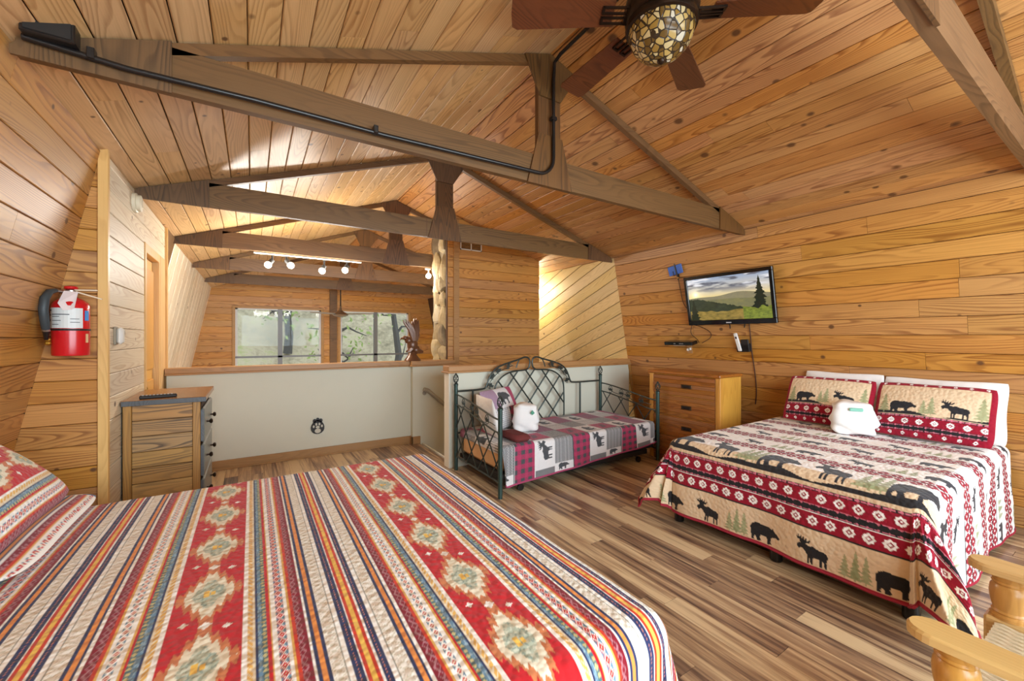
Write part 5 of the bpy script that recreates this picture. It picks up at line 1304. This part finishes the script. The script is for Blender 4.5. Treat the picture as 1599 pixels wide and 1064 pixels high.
# patchwork quilt
PKm, GYm, WHm, DKm = rgb3(176, 62, 96), rgb3(122, 122, 124), rgb3(226, 222, 222), rgb3(76, 78, 82)
def plaid(x, s): 
    m = np.empty(x.shape + (3,)); m[:] = PKm
    v = ((x / .085) % 1) < .5; h_ = ((s / .085) % 1) < .5
    fine = (((x + s) / .008) % 1) < .5
    m[v & h_] = DKm; mm = (v ^ h_) & fine; m[mm] = rgb3(140, 60, 86)
    return m
def knit(x, s):
    m = np.empty(x.shape + (3,)); m[:] = GYm; m[((((x / .016) % 1) < .45) & (((s / .012 + np.floor(x / .016) * .5) % 1) < .5))] = rgb3(198, 196, 196); return m
def dashes(x, s):
    m = np.empty(x.shape + (3,)); m[:] = WHm; m[((((x / .024) % 1) < .45) & (((s / .020) % 1) < .62))] = DKm; return m
def patchwork(A, B_, cw=.236, ch=.245, s_seam=.39, x0=0.0):
    """A along the bed (x), B_ = distance from the front hem up and over the top"""
    a, s = np.meshgrid(A, B_, indexing='ij'); img = np.empty(a.shape + (3,)); img[:] = WHm
    col_ = np.floor((a - x0) / cw).astype(int); row_ = np.where(s < s_seam, -1, np.floor((s - s_seam) / ch).astype(int))
    typ = np.where(row_ < 0, (col_ + 2) % 3, (col_ * 2 + row_ + (col_ // 3) + 1) % 5)
    pl, kn, da = plaid(a, s), knit(a, s), dashes(a, s)
    fr = row_ < 0
    img[fr & (typ == 0)] = pl[fr & (typ == 0)]; img[fr & (typ == 2)] = kn[fr & (typ == 2)]
    lowb = fr & (s < .10); img[lowb & (typ == 2)] = WHm; img[lowb & (typ == 1) & (s < .075)] = GYm
    tp2 = ~fr
    img[tp2 & (typ == 0)] = PKm; img[tp2 & (typ == 1)] = da[tp2 & (typ == 1)]; img[tp2 & (typ == 3)] = kn[tp2 & (typ == 3)]; img[tp2 & (typ == 4)] = rgb3(150, 90, 116)
    for c_ in range(int(np.floor((A[0] - x0) / cw)), int(np.floor((A[-1] - x0) / cw)) + 1):
        xa = x0 + c_ * cw
        if (c_ + 2) % 3 == 1:
            stamp(img, A, B_, MOOSE, lambda aa, ss, xa=xa: ((s_seam - .035 - ss) / .20 + 0 * aa, (xa + cw * .88 - aa) / .19 + 0 * ss), DKm)
        if (c_ + 2) % 3 == 2:
            stamp(img, A, B_, BEAR, lambda aa, ss, xa=xa: ((aa - xa - .05) / .13 + 0 * ss, (ss - .02) / .12 + 0 * aa), DKm)
        for r_ in range(0, 6):
            t_ = (c_ * 2 + r_ + (c_ // 3) + 1) % 5; s0 = s_seam + r_ * ch
            if t_ == 2: stamp(img, A, B_, BEAR, lambda aa, ss, xa=xa, s0=s0: ((ss - s0 - .03) / .18 + 0 * aa, (xa + cw * .8 - aa) / .20 + 0 * ss), DKm)
            if t_ == 0: stamp(img, A, B_, MOOSE, lambda aa, ss, xa=xa, s0=s0: ((ss - s0 - .05) / .14 + 0 * aa, (xa + cw * .75 - aa) / .14 + 0 * ss), rgb3(104, 62, 78))
    ln = (np.abs(s - s_seam) < .005) | ((np.abs(((a - x0) % (3 * cw)) - cw) < .004)); img[ln] = DKm
    img[((np.abs(((a - x0) % cw)) < .006) & ~ln)] = WHm
    img[s < .012] = rgb3(170, 70, 104)
    return img
A = np.arange(1.86, 4.24, .0048); sB = np.arange(0, 1.33, .0048)
# front drop .37 deep, then the top back to the lattice
ylo, ztop_ = Y0 + .02, .452
Bp = ylo + .04 - .063 - .315 + sB
P, UV = drape(A, Bp, X0 + .075, X1 + .05, ylo + .04, 5.5, ztop_, .04, dome=0.0, fold=.008, seed=4, flare=(.02, .10), ffreq=6.0)
# the cloth stops at the lattice of the back, the side drops tuck inside the end panels
fz = P[..., 2] < ztop_ - .035; fc = 1.08 - .42 * np.clip((P[..., 0] - X0) / (X1 - X0), 0, 1); P[..., 2] = np.where(fz, ztop_ - .035 - (ztop_ - .035 - P[..., 2]) * fc, P[..., 2])
keep = P[..., 1] < Y1 - .03
nb_ = int(np.max(np.where(keep.all(0))[0])) + 1 if keep.all(0).any() else P.shape[1]
P = P[:, :nb_]; UV = UV[:, :nb_]; sBk = sB[:nb_]
lim_lo = X0 + .028; fr_ = P[..., 1] > Y0 - .01
P[..., 0] = np.where(fr_, np.maximum(P[..., 0], lim_lo), P[..., 0]); P[..., 0] = np.where(fr_, np.minimum(P[..., 0], X1 - .032), P[..., 0])
q3 = grid_mesh('patchwork_quilt', P, patchwork(A, sBk, x0=1.86 - .05), M['quilt'], None, UV)
tag(q3, 'pink, grey and white patchwork quilt with moose and plaid squares over the daybed', 'quilt')
hem_tube(P, 'b0', .006, 'hem_binding', plain('pink_binding', rgb(176, 70, 108), .8), q3, 6)

def patch_sham(a, b):
    A1 = a[:, 0]; img = np.empty(a.shape + (3,)); img[:] = WHm
    dh, kn, pl = dashes(a, b), knit(a, b), plaid(a, b)
    m = (b < .22) & (a < .34); img[m] = dh[m]; m = (b >= .22) & (a > .48); img[m] = PKm; m = (b >= .22) & (a < .22); img[m] = rgb3(168, 140, 162); m = (b < .22) & (a >= .34); img[m] = pl[m]
    half = b.shape[1] // 2 + 1; Bv = b[0, :half]
    stamp(img[:, :half], A1, Bv, BEAR, lambda aa, bb2: ((aa - .23) / .24 + 0 * bb2, (bb2 - .25) / .26 + 0 * aa), DKm)
    return img
ps1 = pillow('pillow_sham', .62, .46, .15, patch_sham, M['quilt'], nu=120, nv=180, pinch=.03)
place(ps1, (2.33, 3.88, .672), (.90, .44, .0), (-.08, .16, .40)); tag(ps1, 'patchwork sham with a grey bear propped at the end of the daybed', 'pillow')
pw1 = pillow('pillow', .46, .42, .13, wcol, M['cotton'], lump=.3, seed=5)
place(pw1, (2.0, 3.60, .66), (-.12, -1, 0), (-.10, 0, .42)); tag(pw1, 'white pillow between the patchwork sham and the iron end panel', 'pillow')
tb2 = towel_bundle('towel_bundle', 'white rolled towel bundle with a small green mark on the patchwork quilt', (2.47, 3.62, .455), (.14, .11, .29), math.radians(-25), 8, ribbon=False)
MB().prism([(.055, -.108, .185), (.078, -.108, .205), (.055, -.108, .235), (.034, -.108, .205)], (0, -.012, 0)).build('leaf_mark', plain('green_tag', rgb(60, 140, 110), .5), tb2)
bl = tag(MB().box((-.09, -.16, 0), (.09, .16, .07), .03).build('folded_blanket', plain('dark_red_brown_fleece', rgb(110, 46, 44), .95, var=.35, scale=9), None, True), 'brown and red folded blanket beside the pillows inside the iron end panel', 'blanket')
bl.location = (2.17, 3.36, .455)
